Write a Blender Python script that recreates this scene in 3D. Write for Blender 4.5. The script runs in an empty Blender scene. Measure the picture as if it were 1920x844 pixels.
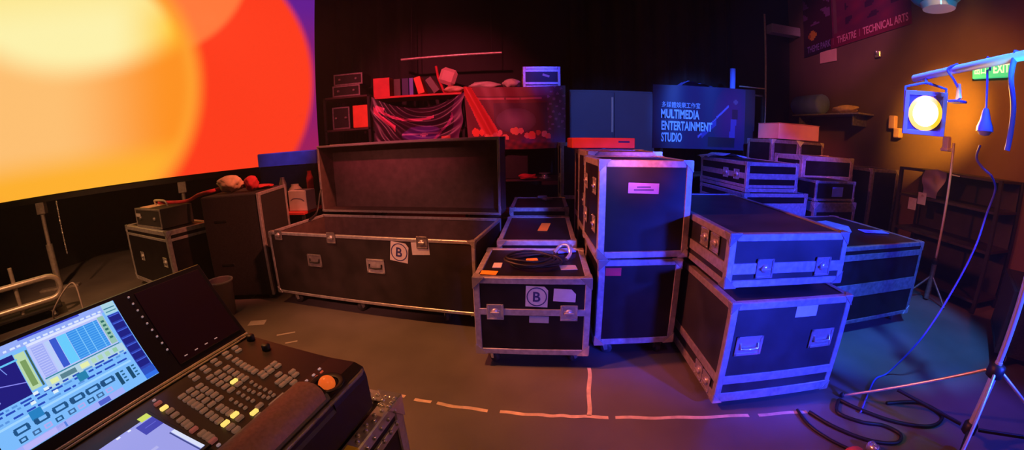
import bpy, math, random
from mathutils import Vector, Matrix
random.seed(7)
SC = bpy.context.scene
COL = SC.collection
PI = math.pi
R = math.radians

# ------------------------------------------------------------------ materials
def mat(name, base, rough=.5, metal=0., noise=0., scale=20., bump=0., spec=None, emit=None, estr=0., coat=0.):
    m = bpy.data.materials.new(name); m.use_nodes = True
    nt = m.node_tree; b = nt.nodes['Principled BSDF']
    b.inputs['Base Color'].default_value = (*base, 1)
    b.inputs['Roughness'].default_value = rough
    b.inputs['Metallic'].default_value = metal
    if spec is not None: b.inputs['Specular IOR Level'].default_value = spec
    if coat: b.inputs['Coat Weight'].default_value = coat
    if emit:
        b.inputs['Emission Color'].default_value = (*emit, 1)
        b.inputs['Emission Strength'].default_value = estr
    if noise or bump:
        tc = nt.nodes.new('ShaderNodeTexCoord')
        n = nt.nodes.new('ShaderNodeTexNoise'); n.inputs['Scale'].default_value = scale
        n.inputs['Detail'].default_value = 6
        nt.links.new(tc.outputs['Object'], n.inputs['Vector'])
        if noise:
            cr = nt.nodes.new('ShaderNodeValToRGB')
            cr.color_ramp.elements[0].position = .3; cr.color_ramp.elements[1].position = .72
            cr.color_ramp.elements[0].color = (*[c * (1 - noise) for c in base], 1)
            cr.color_ramp.elements[1].color = (*[min(1, c * (1 + noise)) for c in base], 1)
            nt.links.new(n.outputs['Fac'], cr.inputs['Fac'])
            nt.links.new(cr.outputs['Color'], b.inputs['Base Color'])
        if bump:
            bp = nt.nodes.new('ShaderNodeBump'); bp.inputs['Strength'].default_value = bump
            bp.inputs['Distance'].default_value = .01
            nt.links.new(n.outputs['Fac'], bp.inputs['Height'])
            nt.links.new(bp.outputs['Normal'], b.inputs['Normal'])
    return m

def colmat(name, rough=.5, emit=0., base=True, spec=.5):
    """material that reads the printed / displayed picture from the mesh's colour attribute"""
    m = bpy.data.materials.new(name); m.use_nodes = True
    nt = m.node_tree; b = nt.nodes['Principled BSDF']
    a = nt.nodes.new('ShaderNodeAttribute'); a.attribute_name = 'Col'
    b.inputs['Roughness'].default_value = rough
    b.inputs['Specular IOR Level'].default_value = spec
    if base: nt.links.new(a.outputs['Color'], b.inputs['Base Color'])
    else: b.inputs['Base Color'].default_value = (.01, .01, .01, 1)
    if emit:
        nt.links.new(a.outputs['Color'], b.inputs['Emission Color'])
        b.inputs['Emission Strength'].default_value = emit
    return m

M = {}
M['lam'] = mat('black laminate', (.008, .007, .009), .40, noise=.5, scale=9, bump=.03, spec=.35)
M['lamb'] = mat('worn black laminate', (.022, .016, .017), .5, noise=.5, scale=5, bump=.05)
M['lamg'] = mat('grey blue laminate', (.06, .06, .085), .36, noise=.3, scale=7, bump=.03)  # blue sheen of black laminate put into the base colour
M['lamk'] = mat('dark grey laminate', (.032, .034, .042), .4, noise=.4, scale=5, bump=.03)  # black laminate made lighter, painting in the blue sheen on its panels
M['lilac'] = mat('lilac paper', (.30, .22, .62), .65, noise=.06, scale=30)
M['lamr'] = mat('brown black laminate', (.055, .03, .026), .42, noise=.45, scale=6, bump=.04)
M['lining'] = mat('dark plywood lining', (.085, .05, .05), .6, noise=.25, scale=14)
M['alu'] = mat('aluminium extrusion', (.52, .51, .54), .36, .55, noise=.22, scale=30, bump=.03)
M['aludull'] = mat('dull aluminium', (.24, .22, .22), .5, .5, noise=.3, scale=30)
M['chrome'] = mat('steel fittings', (.72, .72, .74), .22, .75, noise=.12, scale=60)
M['black'] = mat('black plastic', (.012, .012, .013), .45)
M['blackm'] = mat('matt black paint', (.012, .011, .012), .8, noise=.3, scale=12)
M['felt'] = mat('black carpet covering', (.016, .014, .018), .95, noise=.4, scale=80, bump=.1)
M['rubber'] = mat('grey rubber', (.05, .05, .055), .6)
M['console'] = mat('console housing', (.016, .010, .010), .42, noise=.2, scale=40, bump=.02)
M['screenframe'] = mat('monitor housing', (.016, .012, .018), .35)
M['glassdark'] = mat('switched off touch glass', (.032, .012, .030), .3, spec=.4)
M['leather'] = mat('leatherette rest', (.34, .20, .17), .45, noise=.2, scale=120, bump=.06)
M['btn'] = mat('grey key caps', (.28, .20, .16), .45, emit=(.9, .42, .24), estr=.11)  # faint warm emission stands in for light falling on the caps
M['btny'] = mat('lit yellow key', (.9, .7, .2), .4, emit=(1, .72, .16), estr=1.0)
M['btnp'] = mat('pink key', (.5, .2, .18), .45, emit=(1, .25, .2), estr=.12)
M['ledw'] = mat('white indicator', (.8, .75, .75), .4, emit=(1, .75, .85), estr=.16)
M['ledr'] = mat('red indicator', (.6, .1, .06), .4, emit=(1, .12, .05), estr=.3)
M['orange'] = mat('lit orange track ball', (.75, .16, .03), .3, emit=(1, .15, .02), estr=.55)
M['paper'] = mat('white paper', (.62, .6, .62), .7, noise=.06, scale=30)
M['paperb'] = mat('dull paper', (.42, .40, .42), .7, noise=.08, scale=30)
M['ink'] = mat('blue black ink', (.03, .03, .16), .6)
M['orangetape'] = mat('orange paper label', (.95, .36, .02), .6)
M['redtape'] = mat('red sticker', (.9, .03, .06), .5)
M['yellowtape'] = mat('yellow strip', (.75, .6, .06), .5)
M['floor'] = mat('painted concrete floor', (.15, .135, .13), .42, noise=.18, scale=2.2, bump=.01, spec=.4)
M['floortape'] = mat('floor line paint', (.80, .62, .50), .6, noise=.25, scale=14)
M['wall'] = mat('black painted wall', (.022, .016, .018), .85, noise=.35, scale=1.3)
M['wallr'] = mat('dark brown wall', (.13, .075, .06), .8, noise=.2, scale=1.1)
M['drape'] = mat('black drape', (.014, .011, .013), .9, noise=.4, scale=3)
M['ceil'] = mat('black ceiling', (.01, .01, .012), .9)
M['steel'] = mat('galvanised tube', (.55, .5, .45), .4, .6, noise=.2, scale=30)
M['whitesteel'] = mat('bright tube', (.85, .83, .85), .28, .6)
M['whitepaint'] = mat('white painted tube', (.8, .82, .85), .35)
M['cable'] = mat('black cable', (.012, .012, .014), .5)
M['cableg'] = mat('grey cable', (.3, .26, .25), .6)
M['cableb'] = mat('blue cable', (.12, .14, .75), .5)
M['redbox'] = mat('red board', (.62, .045, .045), .6, noise=.15, scale=8)
M['orangebox'] = mat('orange red carton', (.82, .11, .035), .55, noise=.1, scale=8)
M['whitebox'] = mat('white carton', (.66, .56, .55), .6, noise=.08, scale=10)
M['pinkbox'] = mat('pale carton', (.72, .42, .40), .65, noise=.08, scale=6)
M['clothw'] = mat('pale crumpled cloth', (.62, .52, .48), .8, noise=.15, scale=12)
M['clothbeige'] = mat('beige cloth', (.72, .50, .33), .85, noise=.2, scale=16)
M['clothred'] = mat('red cloth', (.6, .03, .05), .8, noise=.2, scale=14)
M['clothblue'] = mat('blue cloth', (.16, .24, .82), .65, noise=.15, scale=7)
M['cab'] = mat('blue grey cabinet', (.13, .16, .30), .5, noise=.1, scale=2)
M['greybin'] = mat('grey plastic', (.24, .19, .21), .55)
M['amber'] = mat('amber lamp lens', (1, .7, .2), .3, emit=(1, .78, .30), estr=5.5)
M['amberrim'] = mat('amber glow rim', (1, .5, .05), .3, emit=(1, .42, .015), estr=1.6)
M['green'] = mat('lit green sign', (.05, .5, .25), .4, emit=(.06, .78, .30), estr=.75)
M['greenw'] = mat('lit sign mark', (.7, 1, .8), .4, emit=(.55, 1, .72), estr=.8)
M['frame'] = mat('lilac grey painted frame', (.38, .30, .50), .45, .2)
M['teal'] = mat('teal plastic', (.05, .32, .45), .35)
M['pic'] = colmat('printed vinyl', .42)
M['led'] = colmat('led wall picture', .5, emit=1.0, base=False, spec=.1)
M['ui'] = colmat('touch screen picture', .3, emit=1.0, base=False, spec=.2)
M['uilit'] = colmat('lettering on vinyl', .5)
M['gloss'] = mat('clear plastic sheet', (.55, .75, .85), .12, spec=.8)

# ------------------------------------------------------------------ mesh builder
class MB:
    def __init__(s): s.v, s.f, s.m, s.sm, s.c = [], [], [], [], []
    def add(s, vs, fs, mi=0, smooth=False, X=None, cols=None):
        o = len(s.v)
        s.v += [tuple(X @ Vector(p)) for p in vs] if X is not None else [tuple(p) for p in vs]
        for i, f in enumerate(fs):
            s.f.append([o + k for k in f]); s.m.append(mi); s.sm.append(smooth)
            s.c.append(cols[i] if cols else None)
        return s
    def box(s, a, b, ch=0., mi=0, X=None, col=None):
        x0, y0, z0 = a; x1, y1, z1 = b
        if ch <= 0:
            vs = [(x, y, z) for z in (z0, z1) for y in (y0, y1) for x in (x0, x1)]
            fs = [(0, 2, 3, 1), (4, 5, 7, 6), (0, 1, 5, 4), (2, 6, 7, 3), (0, 4, 6, 2), (1, 3, 7, 5)]
            return s.add(vs, fs, mi, False, X, [col] * 6 if col else None)
        lo, hi = (x0, y0, z0), (x1, y1, z1); ch = min(ch, *( (hi[i] - lo[i]) * .49 for i in range(3)))
        vs, idx = [], {}
        for sx in (0, 1):
            for sy in (0, 1):
                for sz in (0, 1):
                    sg = (sx, sy, sz)
                    for ax in range(3):
                        p = []
                        for k in range(3):
                            e = hi[k] if sg[k] else lo[k]
                            p.append(e if k == ax else e + (-ch if sg[k] else ch))
                        idx[(sg, ax)] = len(vs); vs.append(p)
        fs = []
        for ax in range(3):
            o = [k for k in range(3) if k != ax]
            for sd in (0, 1):
                q = []
                for (a1, b1) in ((0, 0), (1, 0), (1, 1), (0, 1)):
                    sg = [0, 0, 0]; sg[ax] = sd; sg[o[0]] = a1; sg[o[1]] = b1
                    q.append(idx[(tuple(sg), ax)])
                fs.append(q)
        for ax in range(3):
            o = [k for k in range(3) if k != ax]
            for a1 in (0, 1):
                for b1 in (0, 1):
                    s0 = [0, 0, 0]; s0[o[0]] = a1; s0[o[1]] = b1; s1 = list(s0); s1[ax] = 1
                    fs.append([idx[(tuple(s0), o[0])], idx[(tuple(s1), o[0])], idx[(tuple(s1), o[1])], idx[(tuple(s0), o[1])]])
        for sx in (0, 1):
            for sy in (0, 1):
                for sz in (0, 1): fs.append([idx[((sx, sy, sz), k)] for k in range(3)])
        return s.add(vs, fs, mi, False, X, [col] * len(fs) if col else None)
    def tube(s, pts, r, n=8, closed=False, mi=0, X=None, cap=True):
        P = [Vector(p) for p in pts]; N = len(P)
        rr = r if isinstance(r, (list, tuple)) else [r] * N
        vs, fs = [], []; prev = None
        for i in range(N):
            if closed: t = P[(i + 1) % N] - P[i - 1]
            else: t = P[min(i + 1, N - 1)] - P[max(i - 1, 0)]
            if t.length < 1e-9: t = Vector((0, 0, 1))
            t.normalize()
            if prev is None:
                a = Vector((0, 0, 1)) if abs(t.z) < .9 else Vector((1, 0, 0))
                u = t.cross(a).normalized()
            else:
                u = prev - t * prev.dot(t)
                u = u.normalized() if u.length > 1e-6 else t.orthogonal().normalized()
            prev = u; w = t.cross(u)
            for k in range(n):
                an = 2 * PI * k / n
                vs.append(P[i] + (u * math.cos(an) + w * math.sin(an)) * rr[i])
        for i in range(N if closed else N - 1):
            j = (i + 1) % N
            for k in range(n):
                l = (k + 1) % n
                fs.append((i * n + k, i * n + l, j * n + l, j * n + k))
        s.add(vs, fs, mi, True, X)
        if cap and not closed:
            s.add(vs[:n], [tuple(range(n))[::-1]], mi, False, X); s.add(vs[-n:], [tuple(range(n))], mi, False, X)
        return s
    def lathe(s, prof, n=16, mi=0, X=None, smooth=True, cap=True):
        vs, fs = [], []
        for (r, z) in prof:
            for k in range(n):
                an = 2 * PI * k / n; vs.append((r * math.cos(an), r * math.sin(an), z))
        for i in range(len(prof) - 1):
            for k in range(n):
                l = (k + 1) % n; fs.append((i * n + k, i * n + l, (i + 1) * n + l, (i + 1) * n + k))
        s.add(vs, fs, mi, smooth, X)
        if cap:
            s.add(vs[:n], [tuple(range(n))[::-1]], mi, False, X); s.add(vs[-n:], [tuple(range(n))], mi, False, X)
        return s
    def ball(s, c, r, n=8, mi=0, X=None, sc=(1, 1, 1)):
        vs, fs = [], []; m = max(4, n // 2)
        for i in range(m + 1):
            th = PI * i / m
            for k in range(n):
                a = 2 * PI * k / n
                vs.append((c[0] + r * sc[0] * math.sin(th) * math.cos(a), c[1] + r * sc[1] * math.sin(th) * math.sin(a), c[2] + r * sc[2] * math.cos(th)))
        for i in range(m):
            for k in range(n):
                l = (k + 1) % n; fs.append((i * n + k, (i + 1) * n + k, (i + 1) * n + l, i * n + l))
        return s.add(vs, fs, mi, True, X)
    def grid(s, fn, nu, nv, mi=0, X=None, colfn=None, smooth=True, thick=0.):
        """fn(u,v)->xyz, colfn(u,v)->rgb; a sheet with a little thickness along -y when thick"""
        vs = [fn(i / nu, j / nv) for j in range(nv + 1) for i in range(nu + 1)]
        fs, cs = [], []
        for j in range(nv):
            for i in range(nu):
                a = j * (nu + 1) + i; fs.append((a, a + 1, a + nu + 2, a + nu + 1))
                cs.append(colfn((i + .5) / nu, (j + .5) / nv) if colfn else None)
        s.add(vs, fs, mi, smooth, X, cs if colfn else None)
        if thick:
            vb = [(p[0], p[1] + thick, p[2]) for p in vs]
            s.add(vb, [f[::-1] for f in fs], mi, smooth, X, cs if colfn else None)
        return s
    def build(s, name, mats, parent=None, loc=None, rotz=0., weld=False):
        me = bpy.data.meshes.new(name); me.from_pydata(s.v, [], s.f)
        if not isinstance(mats, (list, tuple)): mats = [mats]
        for m in mats: me.materials.append(m)
        me.polygons.foreach_set('material_index', s.m); me.polygons.foreach_set('use_smooth', s.sm)
        if any(c is not None for c in s.c):
            at = me.color_attributes.new('Col', 'FLOAT_COLOR', 'CORNER')
            buf = []
            for p, c in zip(me.polygons, s.c):
                c = c or (.5, .5, .5)
                for _ in range(p.loop_total): buf += [c[0], c[1], c[2], 1.]
            at.data.foreach_set('color', buf)
        me.update()
        o = bpy.data.objects.new(name, me); COL.objects.link(o)
        if parent is not None: o.parent = parent
        if loc is not None: o.location = loc
        if rotz: o.rotation_euler[2] = rotz
        return o

def tag(o, label, cat, group=None):
    o['label'] = label; o['category'] = cat
    if group: o['group'] = group
    return o
def thing(name, label, cat, loc=(0, 0, 0), rotz=0., group=None):
    o = bpy.data.objects.new(name, None); COL.objects.link(o)
    o.location = loc; o.rotation_euler[2] = rotz; o.empty_display_size = .1
    return tag(o, label, cat, group)
def struct(name, mb, mats, **k):
    o = mb.build(name, mats, **k); o['kind'] = 'structure'; return o
def T(x=0, y=0, z=0): return Matrix.Translation((x, y, z))
def RX(a): return Matrix.Rotation(a, 4, 'X')
def RY(a): return Matrix.Rotation(a, 4, 'Y')
def RZ(a): return Matrix.Rotation(a, 4, 'Z')

def text_geo(body, w=None, h=None, bold=0., shear=0.):
    """letters as flat outlines in the x/z plane, lower-left at 0,0, fitted to w x h: (verts, faces)"""
    cu = bpy.data.curves.new('lettering', 'FONT'); cu.body = body; cu.offset = bold; cu.shear = shear
    cu.resolution_u = 3
    ob = bpy.data.objects.new('lettering', cu); COL.objects.link(ob)
    dg = bpy.context.evaluated_depsgraph_get(); dg.update()
    me = bpy.data.meshes.new_from_object(ob.evaluated_get(dg))
    vs = [tuple(v.co) for v in me.vertices]; fs = [tuple(p.vertices) for p in me.polygons]
    bpy.data.objects.remove(ob); bpy.data.curves.remove(cu); bpy.data.meshes.remove(me)
    if not vs: return [], []
    x0 = min(v[0] for v in vs); x1 = max(v[0] for v in vs); y0 = min(v[1] for v in vs); y1 = max(v[1] for v in vs)
    sx = (w / (x1 - x0)) if w else None; sy = (h / (y1 - y0)) if h else None
    sx = sx or sy; sy = sy or sx
    return [((v[0] - x0) * sx, 0., (v[1] - y0) * sy) for v in vs], fs

# ------------------------------------------------------------------ flight case
def add_latch(root, x, y, z, s=1., side='front', m='chrome'):
    """butterfly latch in a square dish on the front (-y) or left (-x) face"""
    X = T(x, y, z) if side == 'front' else T(x, y, z) @ RZ(-PI / 2)
    a = .055 * s
    mb = MB()
    for (p, q) in (((-a, -.006, -a), (-a + .012, 0, a)), ((a - .012, -.006, -a), (a, 0, a)), ((-a, -.006, -a), (a, 0, -a + .012)), ((-a, -.006, a - .012), (a, 0, a))):
        mb.box(p, q, .002, X=X)
    mb.box((-a + .01, -.002, -a + .01), (a - .01, .001, a - .01), 0, X=X)
    for sx in (-1, 1):
        for sz in (-1, 1): mb.ball((sx * (a - .008), -.007, sz * (a - .008)), .004, 6, X=X)
    o = mb.build('latch', M[m], root)
    w = MB(); w.lathe([(.001, -.014), (.022 * s, -.012), (.026 * s, -.004), (.026 * s, 0)], 12, X=X @ RX(PI / 2) @ Matrix.Scale(-1, 4, (0, 0, 1)))
    w.box((-.03 * s, -.02, -.007), (.03 * s, -.012, .007), .003, X=X)
    w.build('wing', M['alu'], o)
    return o
def add_handle(root, x, y, z, s=1., side='front', m='aludull', tilt=0.):
    X = T(x, y, z) if side == 'front' else T(x, y, z) @ RZ(-PI / 2)
    X = X @ RY(tilt)
    w, h = .085 * s, .06 * s
    mb = MB()
    for (p, q) in (((-w, -.006, -h), (-w + .018, 0, h)), ((w - .018, -.006, -h), (w, 0, h)), ((-w, -.006, -h), (w, 0, -h + .016)), ((-w, -.006, h - .016), (w, 0, h))):
        mb.box(p, q, .002, X=X)
    mb.box((-w + .015, -.002, -h + .015), (w - .015, .001, h - .015), 0, X=X)
    o = mb.build('recessed_handle', M[m], root)
    g = MB(); k = w - .03
    g.tube([(-k, -.004, .018 * s), (-k, -.014, -.012 * s), (0, -.016, -.016 * s), (k, -.014, -.012 * s), (k, -.004, .018 * s)], .007, 8, X=X)
    g.build('grip', M['black'] if m != 'chrome' else M['chrome'], o)
    return o
def add_caster(root, x, y, h, ang=0.):
    X = T(x, y, 0) @ RZ(ang)
    mb = MB(); r = h * .38
    mb.box((-.045, -.04, h - .008), (.045, .04, h), .002, X=X)
    for sy in (-1, 1):
        mb.add([(-.022, sy * .022, h - .008), (.022, sy * .022, h - .008), (.03, sy * .022, r * .9), (.006, sy * .022, r * .7),
                (-.022, sy * .026, h - .008), (.022, sy * .026, h - .008), (.03, sy * .026, r * .9), (.006, sy * .026, r * .7)],
               [(0, 1, 2, 3), (7, 6, 5, 4), (0, 4, 5, 1), (1, 5, 6, 2), (2, 6, 7, 3), (3, 7, 4, 0)], X=X)
    o = mb.build('caster', M['chrome'], root)
    w = MB(); w.lathe([(r * .35, -.017), (r * .92, -.017), (r, -.010), (r, .010), (r * .92, .017), (r * .35, .017)], 16, X=X @ T(.018, 0, r) @ RX(PI / 2))
    w.build('wheel', M['rubber'], o)
def add_sticker(root, name, x, z, w, h, m, y, tilt=0., label=None, cut=0.):
    mb = MB(); X = T(x, y, z) @ RY(tilt)
    c = cut
    vs = [(-w / 2, 0, -h / 2), (w / 2, 0, -h / 2), (w / 2, 0, h / 2 - c), (w / 2 - c, 0, h / 2), (-w / 2, 0, h / 2)] if c else [(-w / 2, 0, -h / 2), (w / 2, 0, -h / 2), (w / 2, 0, h / 2), (-w / 2, 0, h / 2)]
    vb = [(p[0], .002, p[2]) for p in vs]; n = len(vs)
    mb.add(vs + vb, [tuple(range(n)), tuple(range(2 * n - 1, n - 1, -1))] + [(i, n + i, n + (i + 1) % n, (i + 1) % n) for i in range(n)], X=X)
    o = mb.build(name, M[m] if isinstance(m, str) else m, root)
    if label: o['label'] = label
    return o
def add_top_sticker(root, name, x, y, w, d, m, z, rot=0., label=None):
    mb = MB(); mb.box((-w / 2, -d / 2, 0), (w / 2, d / 2, .003), 0, X=T(x, y, z) @ RZ(rot))
    o = mb.build(name, M[m], root)
    if label: o['label'] = label
    return o
def add_b_tag(root, x, z, s, y, tilt):
    p = add_sticker(root, 'paper_tag', x, z, s, s, 'paper', y, tilt, 'white paper tag printed with a round letter B mark', cut=s * .18)
    mb = MB(); X = T(x, y - .0015, z) @ RY(tilt)
    for k in range(24):
        a0, a1 = 2 * PI * k / 24, 2 * PI * (k + 1) / 24; r0, r1 = s * .41, s * .46
        mb.add([(r0 * math.cos(a0), 0, r0 * math.sin(a0)), (r1 * math.cos(a0), 0, r1 * math.sin(a0)), (r1 * math.cos(a1), 0, r1 * math.sin(a1)), (r0 * math.cos(a1), 0, r0 * math.sin(a1))], [(0, 1, 2, 3)], X=X)
    v, f = text_geo('B', None, s * .48, bold=.02)
    wx = max(q[0] for q in v); mb.add([(q[0] - wx / 2, 0, q[2] - s * .24) for q in v], f, X=X)
    mb.build('printed_mark', M['ink'], p)
def add_corners(root, w, d, z0, z1, r=.024, pl=.075, only=None):
    for sx in (-1, 1):
        for sy in (-1, 1):
            for sz in (0, 1):
                if only and not only(sx, sy, sz): continue
                x, y, z = sx * w / 2, sy * d / 2, (z1 if sz else z0)
                mb = MB(); e = .006; dz = -1 if sz else 1
                k_ = r - .006; mb.ball((x - sx * k_, y - sy * k_, z + dz * k_), r, 8)
                def tri(p):   # a thin triangular plate lying on one face of the corner
                    q = [Vector(k) for k in p]; nn = (q[1] - q[0]).cross(q[2] - q[0]).normalized() * .004
                    cen = Vector((0, 0, (z0 + z1) / 2))
                    if nn.dot(q[0] - cen) < 0: nn = -nn
                    mb.add([*q, *[k + nn for k in q]], [(0, 1, 2), (3, 5, 4), (0, 3, 4, 1), (1, 4, 5, 2), (2, 5, 3, 0)])
                tri([(x, y, z), (x - sx * pl, y, z), (x, y, z + dz * pl)])
                tri([(x, y, z), (x, y - sy * pl, z), (x, y, z + dz * pl)])
                tri([(x, y, z), (x - sx * pl, y, z), (x, y - sy * pl, z)])
                mb.build('ball_corner', M['chrome'], root)
def trim_mb(w, d, z0, z1, t=.03, mb=None):
    mb = mb or MB(); x, y = w / 2, d / 2
    for sx in (-1, 1):
        for sy in (-1, 1):
            mb.box((min(sx * x, sx * (x - t)), min(sy * y, sy * (y - t)), z0), (max(sx * x, sx * (x - t)), max(sy * y, sy * (y - t)), z1), .004)
    for z in (z0, z1 - t):
        for sy in (-1, 1):
            mb.box((-x + t, min(sy * y, sy * (y - t)), z), (x - t, max(sy * y, sy * (y - t)), z + t), .004)
        for sx in (-1, 1):
            mb.box((min(sx * x, sx * (x - t)), -y + t, z), (max(sx * x, sx * (x - t)), y - t, z + t), .004)
    return mb
def band_mb(w, d, z, t=.03):
    mb = MB(); x, y, e = w / 2, d / 2, .003
    for sy in (-1, 1): mb.box((-x + .03, min(sy * (y - .015), sy * (y - e + .004)), z - t / 2), (x - .03, max(sy * (y - .015), sy * (y - e + .004)), z + t / 2), .002)
    for sx in (-1, 1): mb.box((min(sx * (x - .015), sx * (x - e + .004)), -y + .03, z - t / 2), (max(sx * (x - .015), sx * (x - e + .004)), y - .03, z + t / 2), .002)
    return mb
def flight_case(name, label, cat, w, d, h, loc, rotz=0., wheels=.11, split=None, band=.03, latches=(), handles=(), side_latches=(), side_handles=(),
                group='flight cases in the studio', body='lam', trim=.03, alu='alu', corners=True, rails=(), base=0., hs=1., hm='aludull', spread=.1, cr=.024, pl=.075):
    root = thing(name, label, cat, loc, rotz, group)
    z0 = wheels if wheels else base; x, y = w / 2, d / 2; e = .006
    b = MB(); b.box((-x + e, -y + e, z0 + e), (x - e, y - e, h - e), .004)
    b.build('body', M[body], root)
    trim_mb(w, d, z0, h, trim).build('edge_trim', M[alu], root)
    if split:
        band_mb(w, d, split, band).build('closing_band', M[alu], root)
    for rz, rt in rails:
        band_mb(w, d, rz, rt).build('rail', M[alu], root)
    if corners: add_corners(root, w, d, z0, h, cr, pl)
    for lx, lz in latches: add_latch(root, lx, -y, lz)
    for hx, hz in handles: add_handle(root, hx, -y + .003, hz, hs, m=hm)
    for ly, lz in side_latches: add_latch(root, -x, ly, lz, side='left')
    for ly, lz in side_handles: add_handle(root, -x + .003, ly, lz, hs, side='left', m=hm)
    if wheels:
        for sx in (-1, 1):
            for sy in (-1, 1): add_caster(root, sx * (x - spread), sy * (y - spread), wheels, random.uniform(-2, 2))
    return root

# ------------------------------------------------------------------ camera (wide action-camera lens)
F = 713. * 36 / 1920; PITCH, ROLL = .2237, .0186
cp, sp, cr_, sr_ = math.cos(PITCH), math.sin(PITCH), math.cos(ROLL), math.sin(ROLL)
rx = Vector((cr_, -sr_ * sp, -sr_ * cp)); dn = Vector((-sr_, -cr_ * sp, -cr_ * cp)); fw = Vector((0, cp, -sp))
cam = bpy.data.cameras.new('camera'); co = bpy.data.objects.new('camera', cam); COL.objects.link(co)
co.matrix_world = Matrix(((rx.x, -dn.x, -fw.x, 0), (rx.y, -dn.y, -fw.y, 0), (rx.z, -dn.z, -fw.z, 1.5), (0, 0, 0, 1)))
SC.camera = co
cam.type = 'PANO'; cam.sensor_fit = 'HORIZONTAL'; cam.sensor_width = 36
cam.clip_start = .02; cam.clip_end = 100
tgt = cam if hasattr(cam, 'panorama_type') else cam.cycles
tgt.panorama_type = 'FISHEYE_LENS_POLYNOMIAL'
def _fit():   # theta = 2 atan(r / 2F) as a quartic in r (least squares)
    n, rs = 5, [20. * i / 200 for i in range(201)]
    A = [[0.] * n for _ in range(n)]; B = [0.] * n
    for r in rs:
        th = 2 * math.atan(r / (2 * F)); p = [(r / 20) ** k for k in range(n)]
        for i in range(n):
            B[i] += p[i] * th
            for j in range(n): A[i][j] += p[i] * p[j]
    for i in range(n):
        pv = A[i][i]
        for j in range(i, n): A[i][j] /= pv
        B[i] /= pv
        for k in range(n):
            if k != i:
                q = A[k][i]
                for j in range(i, n): A[k][j] -= q * A[i][j]
                B[k] -= q * B[i]
    return [B[k] / 20 ** k for k in range(n)]
for k, c in enumerate(_fit()): setattr(tgt, 'fisheye_polynomial_k%d' % k, -c)
tgt.fisheye_fov = R(220)

# ------------------------------------------------------------------ the room
def slab(a, b): return MB().box(a, b)
XL, XR, YB, YF, ZC = -7.6, 5.25, 6.35, -3.2, 4.9
struct('floor', slab((XL - .2, YF - .2, -.1), (XR + .2, YB + .2, 0)), M['floor'])
struct('ceiling', slab((XL - .2, YF - .2, ZC), (XR + .2, YB + .2, ZC + .1)), M['ceil'])
def drape_fn(x0, x1, y, z0, z1, amp, fr):
    return lambda u, v: (x0 + (x1 - x0) * u, y - amp * (.5 + .5 * math.sin(u * fr)) - amp * .4 * math.sin(u * fr * 2.3 + 1) * (1 - v), z0 + (z1 - z0) * v)
struct('wall_back', slab((XL - .2, YB, 0), (XR + .2, YB + .15, ZC)), M['wall'])
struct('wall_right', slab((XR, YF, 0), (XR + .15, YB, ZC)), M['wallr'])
struct('wall_left', slab((XL - .15, YF, 0), (XL, YB, ZC)), M['blackm'])
struct('wall_front', slab((XL - .2, YF - .15, 0), (XR + .2, YF, ZC)), M['blackm'])
def curtain(x0, x1, label):
    o = MB().grid(drape_fn(x0, x1, YB - .06, .12, 4.5, .12, (x1 - x0) * 17), int((x1 - x0) * 26), 6, thick=.015).build('stage_curtain', M['drape'])
    tag(o, label, 'curtain')
curtain(-2.9, -1.5, 'black stage curtain hanging on the back wall behind the amplifier shelf')
curtain(1.0, 3.9, 'wide black stage curtain hanging behind the blue cabinet and the blue studio banner')

# floor line: a worn painted line with breaks, and the short line meeting it at a right angle
def ribbon(pts, w, z, breaks=()):
    mb = MB(); n = len(pts)
    def P(i, s):
        a = Vector(pts[max(i - 1, 0)]); b = Vector(pts[min(i + 1, n - 1)]); t = (b - a).normalized(); nn = Vector((-t.y, t.x, 0))
        p = Vector(pts[i]); jit = .004 * math.sin(i * 7.3 + s * 3)
        return (p.x + nn.x * (s * w / 2 + jit), p.y + nn.y * (s * w / 2 + jit), z)
    for i in range(n - 1):
        if i in breaks: continue
        mb.add([P(i, -1), P(i + 1, -1), P(i + 1, 1), P(i, 1)], [(0, 1, 2, 3)])
    return mb
def bez(pts, n):
    P = [Vector(p) for p in pts]; out = []
    for i in range(len(P) - 1):
        a = P[max(i - 1, 0)]; b = P[i]; c = P[i + 1]; d = P[min(i + 2, len(P) - 1)]
        for k in range(n):
            t = k / n
            out.append(.5 * ((2 * b) + (-a + c) * t + (2 * a - 5 * b + 4 * c - d) * t * t + (-a + 3 * b - 3 * c + d) * t ** 3))
    return out + [P[-1]]
ln = bez([(-.80, 1.915, 0), (-.365, 1.811, 0), (.101, 1.731, 0), (.415, 1.69, 0), (1.005, 1.598, 0), (1.72, 1.478, 0)], 14)
o = ribbon(ln, .026, .0015, {3, 5, 6, 10, 20, 21, 45, 62}).build('floor_line', M['floortape']); tag(o, 'long worn orange-lit painted line running across the open floor', 'floor marking')
o = ribbon(bez([(.415, 1.70, 0), (.506, 2.182, 0)], 10), .026, .0015).build('floor_line', M['floortape']); tag(o, 'short painted line running from the long floor line back under the flight cases', 'floor marking')
def scrap(x, y, w, d, rot, label):
    mb = MB().box((-w / 2, -d / 2, 0), (w / 2, d / 2, .002), 0, X=T(x, y, .0005) @ RZ(rot)); o = mb.build('tape_scrap', M['paperb']); tag(o, label, 'tape')
scrap(-2.34, 2.76, .16, .10, .3, 'largest pale tape scrap on the floor, beside the grey bin')
scrap(-1.93, 2.60, .16, .022, .5, 'thin pale tape strip on the floor in front of the open trunk, farther of two')
scrap(-1.80, 2.47, .10, .02, .5, 'short pale tape strip on the floor, nearer to the console')
scrap(-2.81, 3.47, .02, .36, .1, 'pale tape strip on the floor beside the black covered speaker')

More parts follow.
